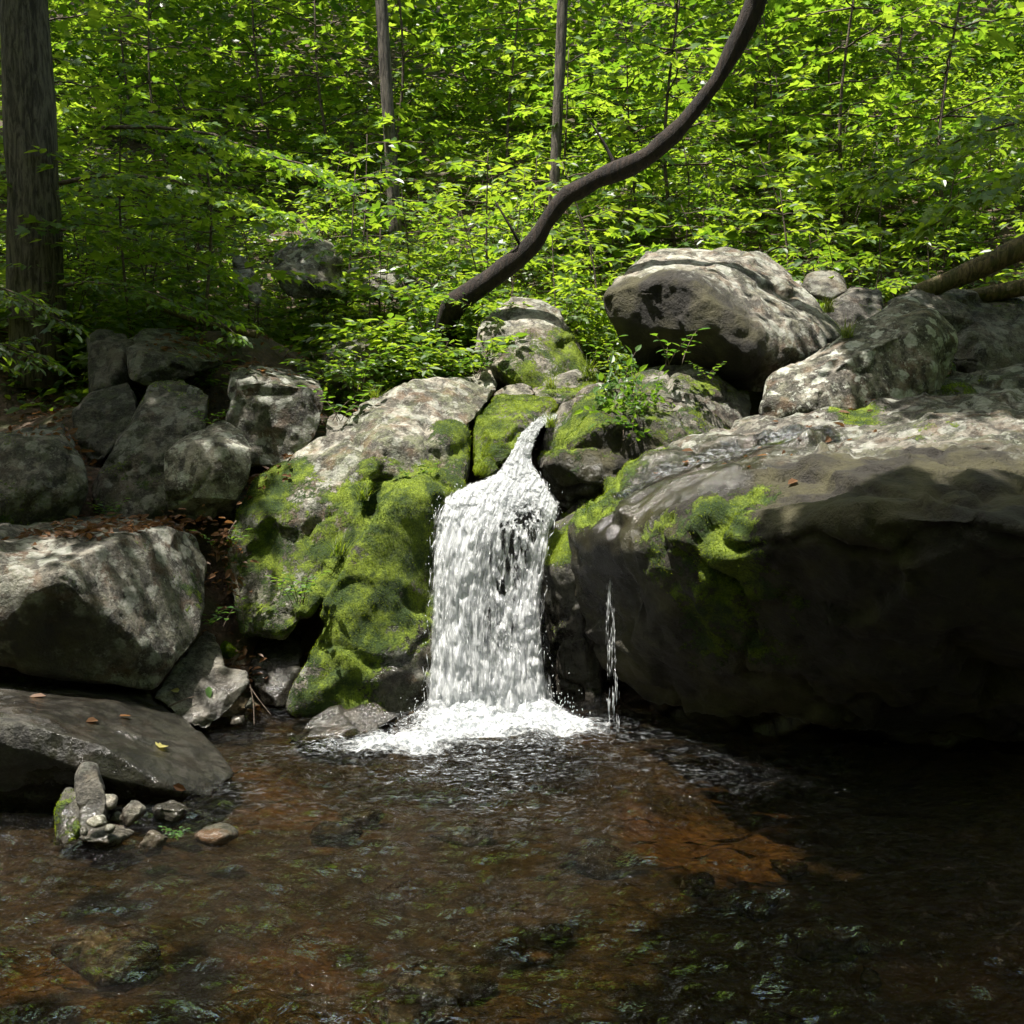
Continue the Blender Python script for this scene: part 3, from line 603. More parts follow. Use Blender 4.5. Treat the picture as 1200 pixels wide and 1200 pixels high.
def plant_meshes(seed, height, nbr, blen, leaf, tmpl=T_OVAL, stems=1, lean=.15, lo=.25, rise=.35, trunk_r=.012, dens=1.0):
    """a woody plant with flat, layered sprays -> (stem mesh, foliage mesh)"""
    rs = np.random.default_rng(seed); tubes = []; pos = []; ax = []; nr = []; sz = []
    for s in range(stems):
        a = rs.uniform(0, 6.28); tip = np.array((math.cos(a) * lean * height, math.sin(a) * lean * height, height * rs.uniform(.85, 1.1)))
        mid = tip * .5 + rs.normal(0, .04 * height, 3); st = spline([np.array((0, 0, -.1)), mid, tip], 12)
        tubes.append(tube(st, np.linspace(trunk_r, trunk_r * .25, 12), 6))
        ph = rs.uniform(0, 6.28)
        for b in range(nbr):
            f = lo + (1 - lo) * (b + rs.uniform(0, 1)) / nbr; p0 = st[min(int(f * 11), 11)]
            ph += 2.4 + rs.normal(0, .3); L = blen * (1.15 - .55 * f) * rs.uniform(.7, 1.2)
            d = np.array((math.cos(ph), math.sin(ph), rise * rs.uniform(.3, 1.2)))
            n = 9; t = np.linspace(0, 1, n)[:, None]
            br = p0 + unit(d) * L * t + np.array((0, 0, -.22 * L)) * t ** 2 + rs.normal(0, .012 * L, (n, 3))
            tubes.append(tube(br, np.linspace(trunk_r * .4, trunk_r * .08, n), 4))
            side = unit(np.cross(unit(d), (0, 0, 1)))
            tw = []
            k = max(3, int(L / (leaf * 1.5) * dens))
            for j in range(k):
                g = .18 + .8 * (j + rs.uniform(0, .6)) / k; q = br[min(int(g * (n - 1)), n - 1)] ; sg = 1 if j % 2 else -1
                tl = L * .42 * (1.15 - g) * rs.uniform(.6, 1.2)
                td = unit(unit(d) * .75 + side * sg * .8 + np.array((0, 0, rs.normal(-.05, .12))))
                tw.append((q, td, tl))
            tw.append((br[n // 2], unit(br[-1] - br[n // 2]), np.linalg.norm(br[-1] - br[n // 2])))
            for q, td, tl in tw:
                m = max(2, int(tl / (leaf * .62) * dens)); tubes.append(tube(np.array([q, q + td * tl * .5 , q + td * tl]), trunk_r * .1, 3))
                ts = unit(np.cross(td, (0, 0, 1)))
                for i in range(m):
                    u = (i + .6) / m; sg = 1 if i % 2 else -1
                    pos.append(q + td * tl * u + np.array((0, 0, -.05 * tl * u)) + rs.normal(0, .01, 3)); ax.append(td * .6 + ts * sg * rs.uniform(.5, 1) + np.array((0, 0, rs.normal(-.18, .22))))
                    nr.append(np.array((0, 0, 1)) + rs.normal(0, .33, 3)); sz.append(leaf * rs.uniform(.65, 1.2))
                pos.append(q + td * tl); ax.append(td + np.array((0, 0, -.2))); nr.append(np.array((0, 0, 1)) + rs.normal(0, .3, 3)); sz.append(leaf * rs.uniform(.8, 1.2))
    V, Fs = join(tubes)
    return mesh_np('stem', V, Fs), leaf_mesh('foliage', pos, ax, nr, sz, tmpl, rs)

def herb_meshes(seed, n_st, h, leaf, spread=.5, droop=0.0):
    rs = np.random.default_rng(seed); tubes = []; pos = []; ax = []; nr = []; sz = []
    for s in range(n_st):
        a = rs.uniform(0, 6.28); L = h * rs.uniform(.6, 1.1); d = np.array((math.cos(a) * spread, math.sin(a) * spread, 1.0)) * L
        b0 = np.array((rs.normal(0, .03), rs.normal(0, .03), -.02)); t = np.linspace(0, 1, 7)[:, None]
        st = b0 + d * t + np.array((math.cos(a) * .25 * L, math.sin(a) * .25 * L, -(.2 + droop) * L)) * t ** 2
        tubes.append(tube(st, np.linspace(.0028, .0012, 7), 4))
        k = max(2, int(L / (leaf * .75)))
        for j in range(k):
            u = .3 + .7 * (j + .5) / k; q = st[min(int(u * 6), 6)]; aa = rs.uniform(0, 6.28)
            for sg in (0, math.pi):
                pos.append(q); ax.append((math.cos(aa + sg), math.sin(aa + sg), rs.normal(.15, .2))); nr.append(np.array((0, 0, 1)) + rs.normal(0, .25, 3)); sz.append(leaf * rs.uniform(.6, 1.1) * (1.1 - .35 * u))
        pos.append(st[-1]); ax.append((math.cos(a), math.sin(a), .2)); nr.append(np.array((0, 0, 1)) + rs.normal(0, .2, 3)); sz.append(leaf)
    V, Fs = join(tubes)
    return mesh_np('stem', V, Fs), leaf_mesh('foliage', pos, ax, nr, sz, T_OVAL, rs)

def grass_mesh(seed, n, h, spread=.7):
    rs = np.random.default_rng(seed); V = []; Fq = []; var = []
    for i in range(n):
        a = rs.uniform(0, 6.28); L = h * rs.uniform(.5, 1.1); o = np.array((rs.normal(0, .03), rs.normal(0, .03), -.01)); s = rs.uniform(.15, spread)
        t = np.linspace(0, 1, 6)[:, None]; c = o + np.array((math.cos(a) * s, math.sin(a) * s, 1)) * L * t + np.array((math.cos(a) * s * .6, math.sin(a) * s * .6, -.75 * s)) * L * t ** 2
        wd = (.0032 * (1 - t ** 2) + .0002); sd = np.array((-math.sin(a), math.cos(a), 0))
        b = len(V) * 12; V.append(np.concatenate([c - sd * wd, c + sd * wd])); k = np.arange(5)
        Fq.append(np.stack([k, k + 6, k + 7, k + 1], 1) + b); var.append(np.full(12, rs.random()))
    return mesh_np('blades', np.concatenate(V), [np.concatenate(Fq)], {'var': np.concatenate(var)}, smooth=False)

def put_plant(name, meshes, loc, rz, sc, label, cat, group=None, mats=(None, None), tilt=(0, 0)):
    e = empty(name, loc, rz); e.rotation_euler = (tilt[0], tilt[1], rz); e.scale = (sc, sc, sc)
    link('stem', meshes[0], mats[0], e); link('foliage', meshes[1], mats[1], e)
    return tag(e, label, cat, group)

SAP = [plant_meshes(200 + i, 2.2, 13, 1.0, .135, T_MAPLE if i % 2 else T_OVAL, 1, .12, .15, .30, .016) for i in range(5)]
SHR = [plant_meshes(300 + i, 1.3, 8, .75, .11, T_OVAL, 4, .35, .12, .45, .009) for i in range(5)]
BIG = [plant_meshes(400 + i, 3.6, 22, 1.6, .165, T_MAPLE, 1, .10, .12, .28, .03) for i in range(3)]
LOW = [plant_meshes(500 + i, .6, 6, .5, .10, T_OVAL, 4, .5, .1, .5, .006) for i in range(4)]
KIND = {'sap': (SAP, 'sapling', 'sapling', M_MAPLE), 'shr': (SHR, 'shrub', 'shrub', M_SHRUB), 'big': (BIG, 'young_tree', 'young tree', M_MAPLE), 'low': (LOW, 'undergrowth_plant', 'plant', M_SHRUB)}
prs = np.random.default_rng(77)
def scatter(kind, n, px, Yr, sc, label, group, sink=.05, mat=None, mindist=.55):
    lst, nm, cat, m0 = KIND[kind]; got = []; tries = 0
    while len(got) < n and tries < 4000:
        tries += 1; Y = math.sqrt(prs.uniform(Yr[0] ** 2, Yr[1] ** 2)); x = (prs.uniform(*px) - 600) / FPX * Y / math.cos(PITCH)
        if any(a <= 600 + x / Y * FPX <= b and Y < c for a, b, c in ((270, 415, 12.2), (545, 700, 10.6))): continue
        if any((x - a) ** 2 + (Y - b) ** 2 < mindist ** 2 for a, b in got): continue
        got.append((x, Y)); ms = lst[prs.integers(len(lst))]
        put_plant(nm, ms, (x, Y, GZ(x, Y) - sink), prs.uniform(0, 6.28), prs.uniform(*sc), label, cat, group, (M_TWIG, mat or m0))
SH1 = 'plants crowding the shaded slope at the left'; SH2 = 'plants of the sunlit thicket in the middle'; SH3 = 'plants of the bright thicket at the upper right'
scatter('sap', 12, (60, 330), (10.6, 14), (.7, 1.15), 'slender sapling with flat leaf sprays on the dark slope above the left rock heap', SH1, mat=M_SHRUB)  # darker shrub leaves put shade into the colour of these saplings
scatter('shr', 14, (40, 400), (10.4, 15), (.8, 1.3), 'dark green shrub growing on the shaded slope behind the left boulders', SH1)
scatter('low', 14, (70, 400), (10.0, 12), (.8, 1.3), 'knee-high leafy plant at the foot of the shaded left slope', SH1)
scatter('sap', 16, (380, 730), (11.3, 16), (.7, 1.2), 'yellow-green sapling in the sunlit thicket around the bent trunk', SH2)
scatter('shr', 18, (380, 740), (11.2, 17), (.8, 1.3), 'light green shrub in the sunlit thicket behind the dome rock', SH2)
scatter('low', 14, (400, 560), (9.9, 11.3), (.8, 1.3), 'low leafy plant crowding the bank above the mossy outcrop', SH2, mindist=.3)
scatter('low', 8, (640, 720), (10.9, 12.5), (.8, 1.2), 'low bright plant between the dome rock and the perched boulder', SH2, mindist=.3)
scatter('sap', 18, (720, 1230), (12.2, 18), (.7, 1.2), 'pale sunlit sapling in the thicket behind the perched boulder', SH3)
scatter('shr', 24, (700, 1240), (11.8, 18), (.8, 1.3), 'bright green shrub in the thicket above the right boulders', SH3)
scatter('big', 5, (-20, 420), (14, 20), (.9, 1.3), 'tall young maple rising from the dim slope at the upper left', 'young maples on the left slope', mindist=1.5)
scatter('big', 6, (420, 800), (15, 21), (.9, 1.3), 'tall young maple rising behind the bent trunk', 'young maples in the middle', mindist=1.5)
scatter('big', 7, (800, 1260), (14.5, 21), (.9, 1.3), 'tall young maple rising above the right-hand thicket', 'young maples on the right', mindist=1.5)

# the far wood beyond, seen as one leafy mass
def far_wood():
    rs = np.random.default_rng(9); pos = []
    nc = 900
    Y = np.sqrt(rs.uniform(20 ** 2, 42 ** 2, nc)); X = (rs.uniform(-200, 1400, nc) - 600) / FPX * Y; Z = ground_z(X, Y) + rs.uniform(0, 1, nc) ** .8 * np.where(Y > 26, 9, 4.5)
    for x, y, z in zip(X, Y, Z):
        n = 130; u = rs.normal(0, 1, (n, 3)) * np.array((.95, .95, .30)); pos.append(u + (x, y, z))
    pos = np.concatenate(pos); n = len(pos); a = rs.uniform(0, 6.28, n)
    ax = np.stack([np.cos(a), np.sin(a), rs.normal(-.15, .25, n)], 1); nr = np.array((0, 0, 1)) + rs.normal(0, .35, (n, 3))
    return leaf_mesh('far_wood', pos, ax, nr, rs.uniform(.18, .32, n), T_OVAL, rs)
tag(link('far_wood', far_wood(), M_SHRUB), kind='stuff')

def ground_cover():
    rs = np.random.default_rng(19); n = 120000
    Y = np.sqrt(rs.uniform(9.7 ** 2, 27 ** 2, n)); X = (rs.uniform(-120, 1320, n) - 600) / FPX * Y
    pxx = 600 + X / Y * FPX; k = ~((Y < 11) & (X > -.75)) & ~((pxx > 290) & (pxx < 410) & (Y < 12.1)); X, Y = X[k], Y[k]; q = np.stack([X, Y, 0 * X], 1); den = fbm(q * 1.7, 3, 21); k = rs.random(len(X)) < sstep(-.45, .15, den); X, Y, den = X[k], Y[k], den[k]; n = len(X)
    Z = ground_z(X, Y) + rs.uniform(0.02, 1, n) ** 1.3 * (.18 + .35 * sstep(-.2, .5, den)) * np.where(Y < 11, .7, 1.2); a = rs.uniform(0, 6.28, n)
    ax = np.stack([np.cos(a), np.sin(a), rs.normal(-.1, .25, n)], 1)
    return leaf_mesh('ground_cover', np.stack([X, Y, Z], 1), ax, np.array((0, -.15, 1)) + rs.normal(0, .35, (n, 3)), rs.uniform(.07, .14, n) * (1 + .02 * (Y - 10)), T_OVAL, rs)
tag(link('ground_cover', ground_cover(), M_SHRUB), kind='stuff')
# unseen rest of the wood, added to block sky light, plus leaf shade clumps
def wood_and_shade_clumps():
    rs = np.random.default_rng(29); pos = []
    for _ in range(420):
        x, y, z = rs.uniform(-16, 16), rs.uniform(-16, 1.6), rs.uniform(1.5, 12)
        if math.hypot(x, y * .9 + 1) < 4.5 and z < 6.5: continue
        if abs(x) < 5 and y > -3 and z < 6.5: continue
        pos.append(rs.normal(0, 1, (60, 3)) * (1.1, 1.1, .5) + (x, y, z))
    for _ in range(130):
        sx = rs.choice((-1, 1)); y = rs.uniform(2, 12); x = sx * rs.uniform(7 + .25 * y, 13); pos.append(rs.normal(0, 1, (60, 3)) * (.9, .9, .5) + (x, y, rs.uniform(2.5, 10)))
    k = 0
    while k < 48:  # unseen leaf clumps added above the hillside to dapple it with shade
        x, y = rs.uniform(-11, 12), rs.uniform(12.5, 26); c = noise(np.array([[x * .33, y * .33, 4.4]]), 5)[0]
        if c < -.05 or (x > -1.5 and rs.random() < .72): continue
        z = GZ(x, y) + rs.uniform(7.5, 10); k += 1; pos.append(rs.normal(0, 1, (55, 3)) * (.6, .6, .35) + (x, y, z))
    # added leaf clumps hung along the sun's rays to darken the right pool
    for t in ((960,985,5.0),(1020,985,5.05),(1080,985,5.0),(1140,985,5.0),(1180,960,5.2),(1010,1030,4.7),(1090,1040,4.6),(1180,1020,4.7),(920,1120,4.0),(1020,1130,4.0),(1130,1130,4.0),(820,1130,3.9),(1120,930,5.5)):
        pos.append(rs.normal(0, 1, (90, 3)) * (.27, .27, .3) + sunward(*t, rs.uniform(7.5, 9.5)))
    pos = np.concatenate(pos); n = len(pos); a = rs.uniform(0, 6.28, n)
    return leaf_mesh('wood_and_shade_clumps', pos, np.stack([np.cos(a), np.sin(a), rs.normal(-.2, .3, n)], 1), np.array((0, 0, 1)) + rs.normal(0, .5, (n, 3)), rs.uniform(.3, .5, n), T_MAPLE, rs)
tag(link('wood_and_shade_clumps', wood_and_shade_clumps(), M_SHRUB), kind='stuff')

# ------------------------------------------------------------------ trees
def crown_mesh(seed, blobs, n, leaf, flat=.35):
    """blobs: (x,y,z,r) leaf clumps in the tree's own space"""
    rs = np.random.default_rng(seed); B = np.array(blobs); wgt = B[:, 3] ** 2; idx = rs.choice(len(B), n, p=wgt / wgt.sum())
    # sprays: each leaf belongs to one small flat layer inside its clump
    lay = rs.integers(0, 7, n); lz = rs.uniform(-1, 1, (len(B), 7))[idx, lay]
    lx = rs.normal(0, .55, (len(B), 7, 2))[idx, lay]
    r = B[idx, 3]; pos = B[idx, :3] + np.stack([(lx[:, 0] + rs.normal(0, .38, n)) * r, (lx[:, 1] + rs.normal(0, .38, n)) * r, (lz * .8 + rs.normal(0, .06, n)) * r * flat * 2], 1)
    a = rs.uniform(0, 6.28, n); ax = np.stack([np.cos(a), np.sin(a), rs.normal(-.2, .25, n)], 1); nr = np.array((0, 0, 1)) + rs.normal(0, .35, (n, 3))
    return leaf_mesh('crown', pos, ax, nr, rs.uniform(.7, 1.25, n) * leaf, T_MAPLE, rs)
def tree(name, label, base, path, r0, r1, blobs, n, leaf, seed, mat=None, cat='tree', group=None, leafmat=None):
    e = empty(name, base); b = np.array(base)
    pts = spline(np.array(path, float), 26); V, Fq, T = tube(pts, np.linspace(1, 0, 26) ** .8 * (r0 - r1) + r1, 20, .16, seed, 2.5)
    tr = [(V, Fq, T)]
    rs = np.random.default_rng(seed)
    for bl in blobs:                                       # limbs reaching into each leaf clump
        k = rs.integers(15, 25); q = pts[k]; c = np.array(bl[:3]); mid = (q + c) / 2 + np.array((0, 0, .3))
        tr.append(tube(spline([q, mid, c], 8), np.linspace(r1 * .8, .012, 8), 6))
    V, Fs = join(tr)
    link('trunk', mesh_np('trunk', V, Fs), mat or M_BARK, e)
    if n: link('crown', crown_mesh(seed + 1, blobs, n, leaf), leafmat or M_MAPLE, e)
    return tag(e, label, cat, group)

def rel(base, pts, r): return [tuple(np.array(p) - np.array(base)) + (rr,) for p, rr in zip(pts, r)]

# the big trunk at the left edge; its crown shades the left bank
b = P(44, 450, 10.6); b[2] = GZ(b[0], b[1]) - .1; top = 9.5
tg = [(60,540,7.8),(150,420,9.3),(180,500,8.6),(40,420,9.6),(230,420,9.5),(150,600,7.6),(60,260,13),(90,300,12.5),(150,330,11.5),(250,300,13.5),(60,330,11),(230,350,12),(300,320,12.5),(130,230,14),(30,280,12),(170,280,12),(200,250,14),(320,250,14),(280,300,12.5),(350,350,11.5),(250,370,11),(100,330,11),(210,320,11),(130,250,12)]
bl = [sunward(*t, 8.2 + (k % 4) * .8) for k, t in enumerate(tg)]
tree('tree', 'thick grey-barked tree trunk standing at the left edge', b, [(0,0,0),(.02,.02,2),(-.02,.05,4.5),(.1,.1,7),(.4,.3,top)], .27, .10, rel(b, bl, [.75]*len(bl)), 19000, .125, 61)
# an unseen tree added outside the right edge to shade the right bank
b = np.array((5.9, 10.6, GZ(5.9, 10.6) - .1))
tg = [(1100,420,8.8),(1150,390,9.5),(1177,620,5.1),(1170,470,8),(1060,400,9.2),(1120,330,11),(1170,350,10)]
bl = [sunward(*t, 8.2 + (k % 4) * .8) for k, t in enumerate(tg)]
tree('tree', 'unseen tree added beyond the right edge to shade the right boulders', b, [(0,0,0),(-.1,.02,3),(-.2,.05,6),(-.5,.1,9.5)], .25, .09, rel(b, bl, [.6]*len(bl)), 10000, .125, 67)
# background trunks
def bgtree(label, px, Y, r, hgt, seed, blobs=(), n=0, lean=0):
    x = (px - 600) / FPX * Y / math.cos(PITCH); z = GZ(x, Y) - .1
    return tree('tree', label, (x, Y, z), [(0,0,0),(lean*.3,0,hgt*.35),(lean*.5,0,hgt*.7),(lean,0,hgt)], r, r*.4, list(blobs), n, .14, seed)
CB = [(0,0,17,1.3),(1,.4,16.4,1.1),(-1,-.2,16.6,1.1),(.2,.9,18,1.2),(-.4,-.8,17.8,1.1)]
bgtree('straight grey trunk rising behind the bent trunk', 642, 15.5, .08, 18, 71, lean=.9)
bgtree('pale slim trunk in the shade left of the bent trunk', 468, 17, .10, 18, 72, lean=-1.1)

# the bent, dark, leaning trunk
pth = PP([(520,400,10.75),(524,378,10.62),(533,356,10.5),(556,341,10.4),(595,313,10.3),(626,284,10.2),(644,256,10.15),(662,233,10.1),(700,210,10.05),(742,192,10.0),(788,158,9.95),(832,106,9.9),(872,36,9.8),(902,-60,9.7),(920,-150,9.7)])
b = pth[0].copy(); pts = spline(pth - b, 50)
rs = np.random.default_rng(4); tb = [tube(pts + .012 * np.stack([fbm(pts * 5 + k, 3, k) for k in (1, 2, 3)], 1), np.linspace(.108, .074, 50) * (1 + .18 * noise(pts * 3.1, 8)), 18, .30, 5, 6.0)]
e = empty('leaning_tree', b)
for k in (16, 30):                             # snags and side shoots
    q = pts[k]; d = unit(np.array((rs.normal(0, .8), rs.normal(0, .6), .8))); L = rs.uniform(.15, .5)
    tb.append(tube(spline([q, q + d * L * .5 + rs.normal(0, .03, 3), q + d * L + np.array((0, 0, .05))], 8), np.linspace(.022, .006, 8), 6))
V, Fs = join(tb); link('trunk', mesh_np('trunk', V, Fs), M_DARKBARK, e)
top = pts[-1]
link('crown', crown_mesh(88, [tuple(top + np.array(d)) + (1.1,) for d in ((.6,-1,.6),(1.2,-1.5,1),(.2,-2,1.2),(1.0,-.6,.9))], 900, .12), M_MAPLE, e)
tag(e, 'dark bent tree trunk curving up and right across the thicket', 'tree')

# fallen logs at the right
def log(label, p0, p1, r0, r1, seed):
    a, c = P(*p0), P(*p1); pts = spline([np.zeros(3), (c - a) * .5 + np.array((0, 0, -.03)), c - a], 24)
    V, Fq, T = tube(pts, np.linspace(r0, r1, 24), 18, .18, seed, 4)
    o = link('fallen_log', mesh_np('fallen_log', V, [Fq, T]), M_LOGBARK, loc=a); return tag(o, label, 'log', 'fallen logs at the right edge')
log('upper fallen log with sunlit mossy flank slanting down to the rocks', (1072,345,10.4), (1300,240,10.0), .085, .12, 1)
log('lower dark fallen log lying under the sunlit one', (1110,352,10.6), (1300,312,10.2), .07, .09, 2)
log('broken dead branch lying on the shaded slope above the roof slab', (160,352,10.8), (300,392,10.4), .02, .035, 3)

# overhanging sunlit branch, upper left
def bough(name, label, root, tip, sub, leaf, seed, r0=.02, group=None, tm=T_MAPLE, dens=1.0, mat=None, droop=.15):
    """a leafy bough reaching in from a stem; root and tip are world points"""
    rs = np.random.default_rng(seed); root = np.array(root); d = np.array(tip) - root; L = np.linalg.norm(d); u = d / L; side = unit(np.cross(u, (0, 0, 1)))
    n = 14; t = np.linspace(0, 1, n)[:, None]; br = d * t + np.array((0, 0, droop * L)) * (t - t * t) * 2 + rs.normal(0, .01 * L, (n, 3)) * t
    tubes = [tube(br, np.linspace(r0, r0 * .15, n), 6)]; pos = []; ax = []; nr = []; sz = []
    tw = []
    for j in range(sub):
        g = .12 + .88 * j / sub; q = br[int(g * (n - 1))]; sg = 1 if j % 2 else -1; tl = L * .38 * (1.2 - g) * rs.uniform(.6, 1.2)
        td = unit(u * .8 + side * sg * rs.uniform(.5, 1) + np.array((0, 0, rs.normal(-.08, .16)))); tw.append((q, td, tl))
        for h in range(3):
            g2 = .3 + .22 * h; s2 = 1 if h % 2 else -1; ts = unit(np.cross(td, (0, 0, 1)))
            tw.append((q + td * tl * g2, unit(td * .8 + ts * s2 * .8 + np.array((0, 0, rs.normal(-.06, .1)))), tl * .45))
    tw.append((br[n // 2], unit(br[-1] - br[n // 2]), L * .5))
    for q, td, tl in tw:
        tubes.append(tube(np.array([q, q + td * tl * .5, q + td * tl]), [r0 * .14, r0 * .1, r0 * .05], 3)); m = max(2, int(tl / (leaf * .6) * dens)); ts = unit(np.cross(td, (0, 0, 1)))
        for i in range(m):
            f = (i + .6) / m; sg = 1 if i % 2 else -1
            pos.append(q + td * tl * f); ax.append(td * .6 + ts * sg * rs.uniform(.5, 1) + np.array((0, 0, rs.normal(-.2, .2)))); nr.append(np.array((0, 0, 1)) + rs.normal(0, .3, 3)); sz.append(leaf * rs.uniform(.65, 1.2))
        pos.append(q + td * tl); ax.append(td + np.array((0, 0, -.25))); nr.append(np.array((0, 0, 1)) + rs.normal(0, .3, 3)); sz.append(leaf * rs.uniform(.8, 1.2))
    V, Fs = join(tubes); e = empty(name, root)
    link('wood', mesh_np('wood', V, Fs), M_TWIG, e); link('foliage', leaf_mesh('foliage', pos, ax, nr, sz, tm, rs), mat or M_MAPLE, e)
    return tag(e, label, 'branch', group)
BG_ = 'leafy boughs hanging over the left rocks'
bough('leafy_bough', 'bright yellow-green bough reaching right from the big left trunk', P(70,215,10.3), P(375,275,9.0), 13, .10, 31, .022, BG_)
bough('leafy_bough', 'second sunlit bough hanging just above the bright yellow-green one', P(120,150,10.2), P(420,235,9.4), 12, .10, 32, .02, BG_)
bough('leafy_bough', 'long low bough of small leaves trailing over the roof slab', P(75,335,10.3), P(285,400,9.0), 12, .075, 33, .016, BG_, T_OVAL)
bough('leafy_bough', 'shaded bough hanging in front of the big left trunk', P(-60,330,9.0), P(90,390,8.4), 9, .08, 34, .014, BG_, T_OVAL, mat=M_SHRUB)
bough('leafy_bough', 'dark drooping bough at the left edge below the trunk', P(-90,400,8.8), P(75,440,8.2), 9, .08, 35, .014, BG_, T_OVAL, mat=M_SHRUB)
bough('leafy_bough', 'thin bough of dim leaves crossing the middle of the left slope', P(60,270,10.4), P(300,345,9.8), 11, .085, 36, .016, BG_)
bough('leafy_bough', 'dark big-leaved maple bough hanging at the upper right edge', P(1320,180,8.6), P(1085,265,8.2), 12, .13, 37, .02, 'maple boughs at the upper right')
bough('leafy_bough', 'sunlit big-leaved maple bough reaching in from the upper right', P(1330,130,9.6), P(1000,225,9.4), 12, .13, 38, .02, 'maple boughs at the upper right')

# ------------------------------------------------------------------ single small plants
HERB = [herb_meshes(600 + i, 4 + i % 3, .28, .075, .5) for i in range(4)]
def herb(label, px, py, Y, sc, k, cat='plant', name='leafy_herb', droop=False, group=None, tilt=(0, 0)):
    put_plant(name, HERB[k % 4], P(px, py, Y), k * 1.7, sc, label, cat, group, (M_TWIG, M_HERB), tilt)
herb('leafy plant with large leaves in front of the perched boulder\'s dark face', 785, 425, 8.95, 1.5, 0)
herb('pair of small green sprigs on the dark rock by the perched boulder', 830, 445, 8.9, .7, 1)
herb('leafy seedling rooted on the mossy flank of the outcrop', 348, 705, 7.35, 1.0, 2)
herb('pale leafy seedling on the mossy step beside the fall', 488, 568, 7.9, .7, 3)
herb('small green plant beside the pale speckled grey block', 245, 500, 8.35, .7, 1)
herb('broad-leaved seedling in the dark gap above the big left boulder', 128, 612, 7.9, .8, 2)
herb('little leafy plant in the crevice right of the big left boulder', 262, 650, 7.5, .8, 3)
herb('leafy plant growing low in the crevice above the slate slab', 250, 735, 7.3, .9, 0)
herb('bright leafy plant beside the small shadowed stone', 402, 490, 8.6, 1.2, 1)
herb('sunlit leafy plant on the bank left of the bare crest', 415, 455, 9.3, 1.4, 2)
herb('bright herb at the left foot of the dome rock', 560, 440, 9.5, 1.2, 3)
herb('tall bright herb above the head of the chute', 700, 425, 9.7, 1.3, 0)
herb('low green herb by the water at the bottom of the stone pile', 205, 985, 4.9, .35, 2)
LB = 'low leafy bushes right behind the centre rocks'
for k, (px, Y, sc) in enumerate([(405,9.9,1.0),(435,10.3,1.2),(470,10.1,.9),(500,10.5,1.2),(530,10.2,.9),(455,10.8,1.3),(515,11.0,1.3),(560,10.6,.9),(700,10.4,.8),(715,10.9,1.0),(690,11.2,1.1)]):
    x = (px - 600) / FPX * Y / math.cos(PITCH)
    put_plant('bush', LOW[k % 4], (x, Y, GZ(x, Y) - .03), k * 2.1, sc, 'low bright bush crowding in right behind the centre rocks', 'bush', LB, (M_TWIG, M_MAPLE))
for k, (px, py, Y, sc) in enumerate([(715,455,8.85,1.2),(740,470,8.6,1.2),(722,490,8.4,1.2),(750,495,8.3,1.1),(700,470,8.7,1.0),(735,515,8.2,1.1),(765,480,8.45,.9)]):
    herb('creeping leafy plant hanging down the dark boulder right of the chute', px, py, Y, sc, k, name='creeper', group='creepers on the dark boulder', tilt=(.8, 0))
GR = [grass_mesh(700 + i, 60, .26) for i in range(3)]
def grass(label, px, py, Y, sc, k, group='grass tufts on the rocks'):
    o = link('grass_tuft', GR[k % 3], M_GRASS, loc=P(px, py, Y)); o.scale = (sc,) * 3; o.rotation_euler[2] = k; tag(o, label, 'grass tuft', group)
grass('yellow-green grass tuft behind the lichen-whitened boulder', 992, 395, 8.75, .9, 0)
grass('bright grass tuft by the mossy block in the right hollow', 970, 365, 10.1, .8, 1)
grass('grass tuft high on the mossy flank of the outcrop', 398, 650, 7.55, .9, 2)
grass('fine grass on the sunlit moss at the chute\'s head', 645, 455, 9.2, .8, 0)
grass('grass fringe hanging over the lip right of the chute', 645, 500, 8.55, .7, 1)
grass('pale grass tuft below the perched boulder', 690, 440, 9.6, .9, 2)
grass('grass tuft on the shaded shoulder of the outcrop', 425, 585, 7.75, .7, 1)
grass('grass tuft on the bank left of the bare crest', 440, 470, 9.1, .9, 0)

# ------------------------------------------------------------------ pool water
px_ = np.arange(-5.2, 6.5, .03); py_ = np.arange(1.2, 9.0, .03); WX, WY = np.meshgrid(px_, py_, indexing='ij')
wv = np.stack([WX.ravel(), WY.ravel(), np.zeros(WX.size)], 1)
cx, cyy = P(575, 835, 7.25)[:2]; dist = np.hypot(wv[:, 0] - cx, wv[:, 1] - cyy)
wob = 1.2 * fbm(wv * 1.3, 3, 50)
h = 1.6 * .009 * np.sin(dist * 17 + wob * 5) * np.exp(-dist / 3.2) + .055 * fbm(wv * np.array((3.2, 6.5, 1)), 4, 51) + .040 * fbm(wv * np.array((8, 14, 1)), 3, 52) + .03 * fbm(wv * 8, 3, 53) * np.exp(-(dist / .6) ** 2)
h *= sstep(2.6, 1.0, wv[:, 0]) * .75 + .25
wv[:, 2] = h
nx, ny = WX.shape; I = np.arange(nx * ny).reshape(nx, ny)
WF = np.stack([I[:-1, :-1].ravel(), I[1:, :-1].ravel(), I[1:, 1:].ravel(), I[:-1, 1:].ravel()], 1)
tag(link('water', mesh_np('water', wv, [WF]), M_POOL), kind='structure')

# ------------------------------------------------------------------ waterfall
wf = empty('waterfall', P(575, 838, 7.3)); wb = np.array(wf.location)
tag(wf, 'white waterfall fanning out over mossy rock into the pool', 'waterfall')
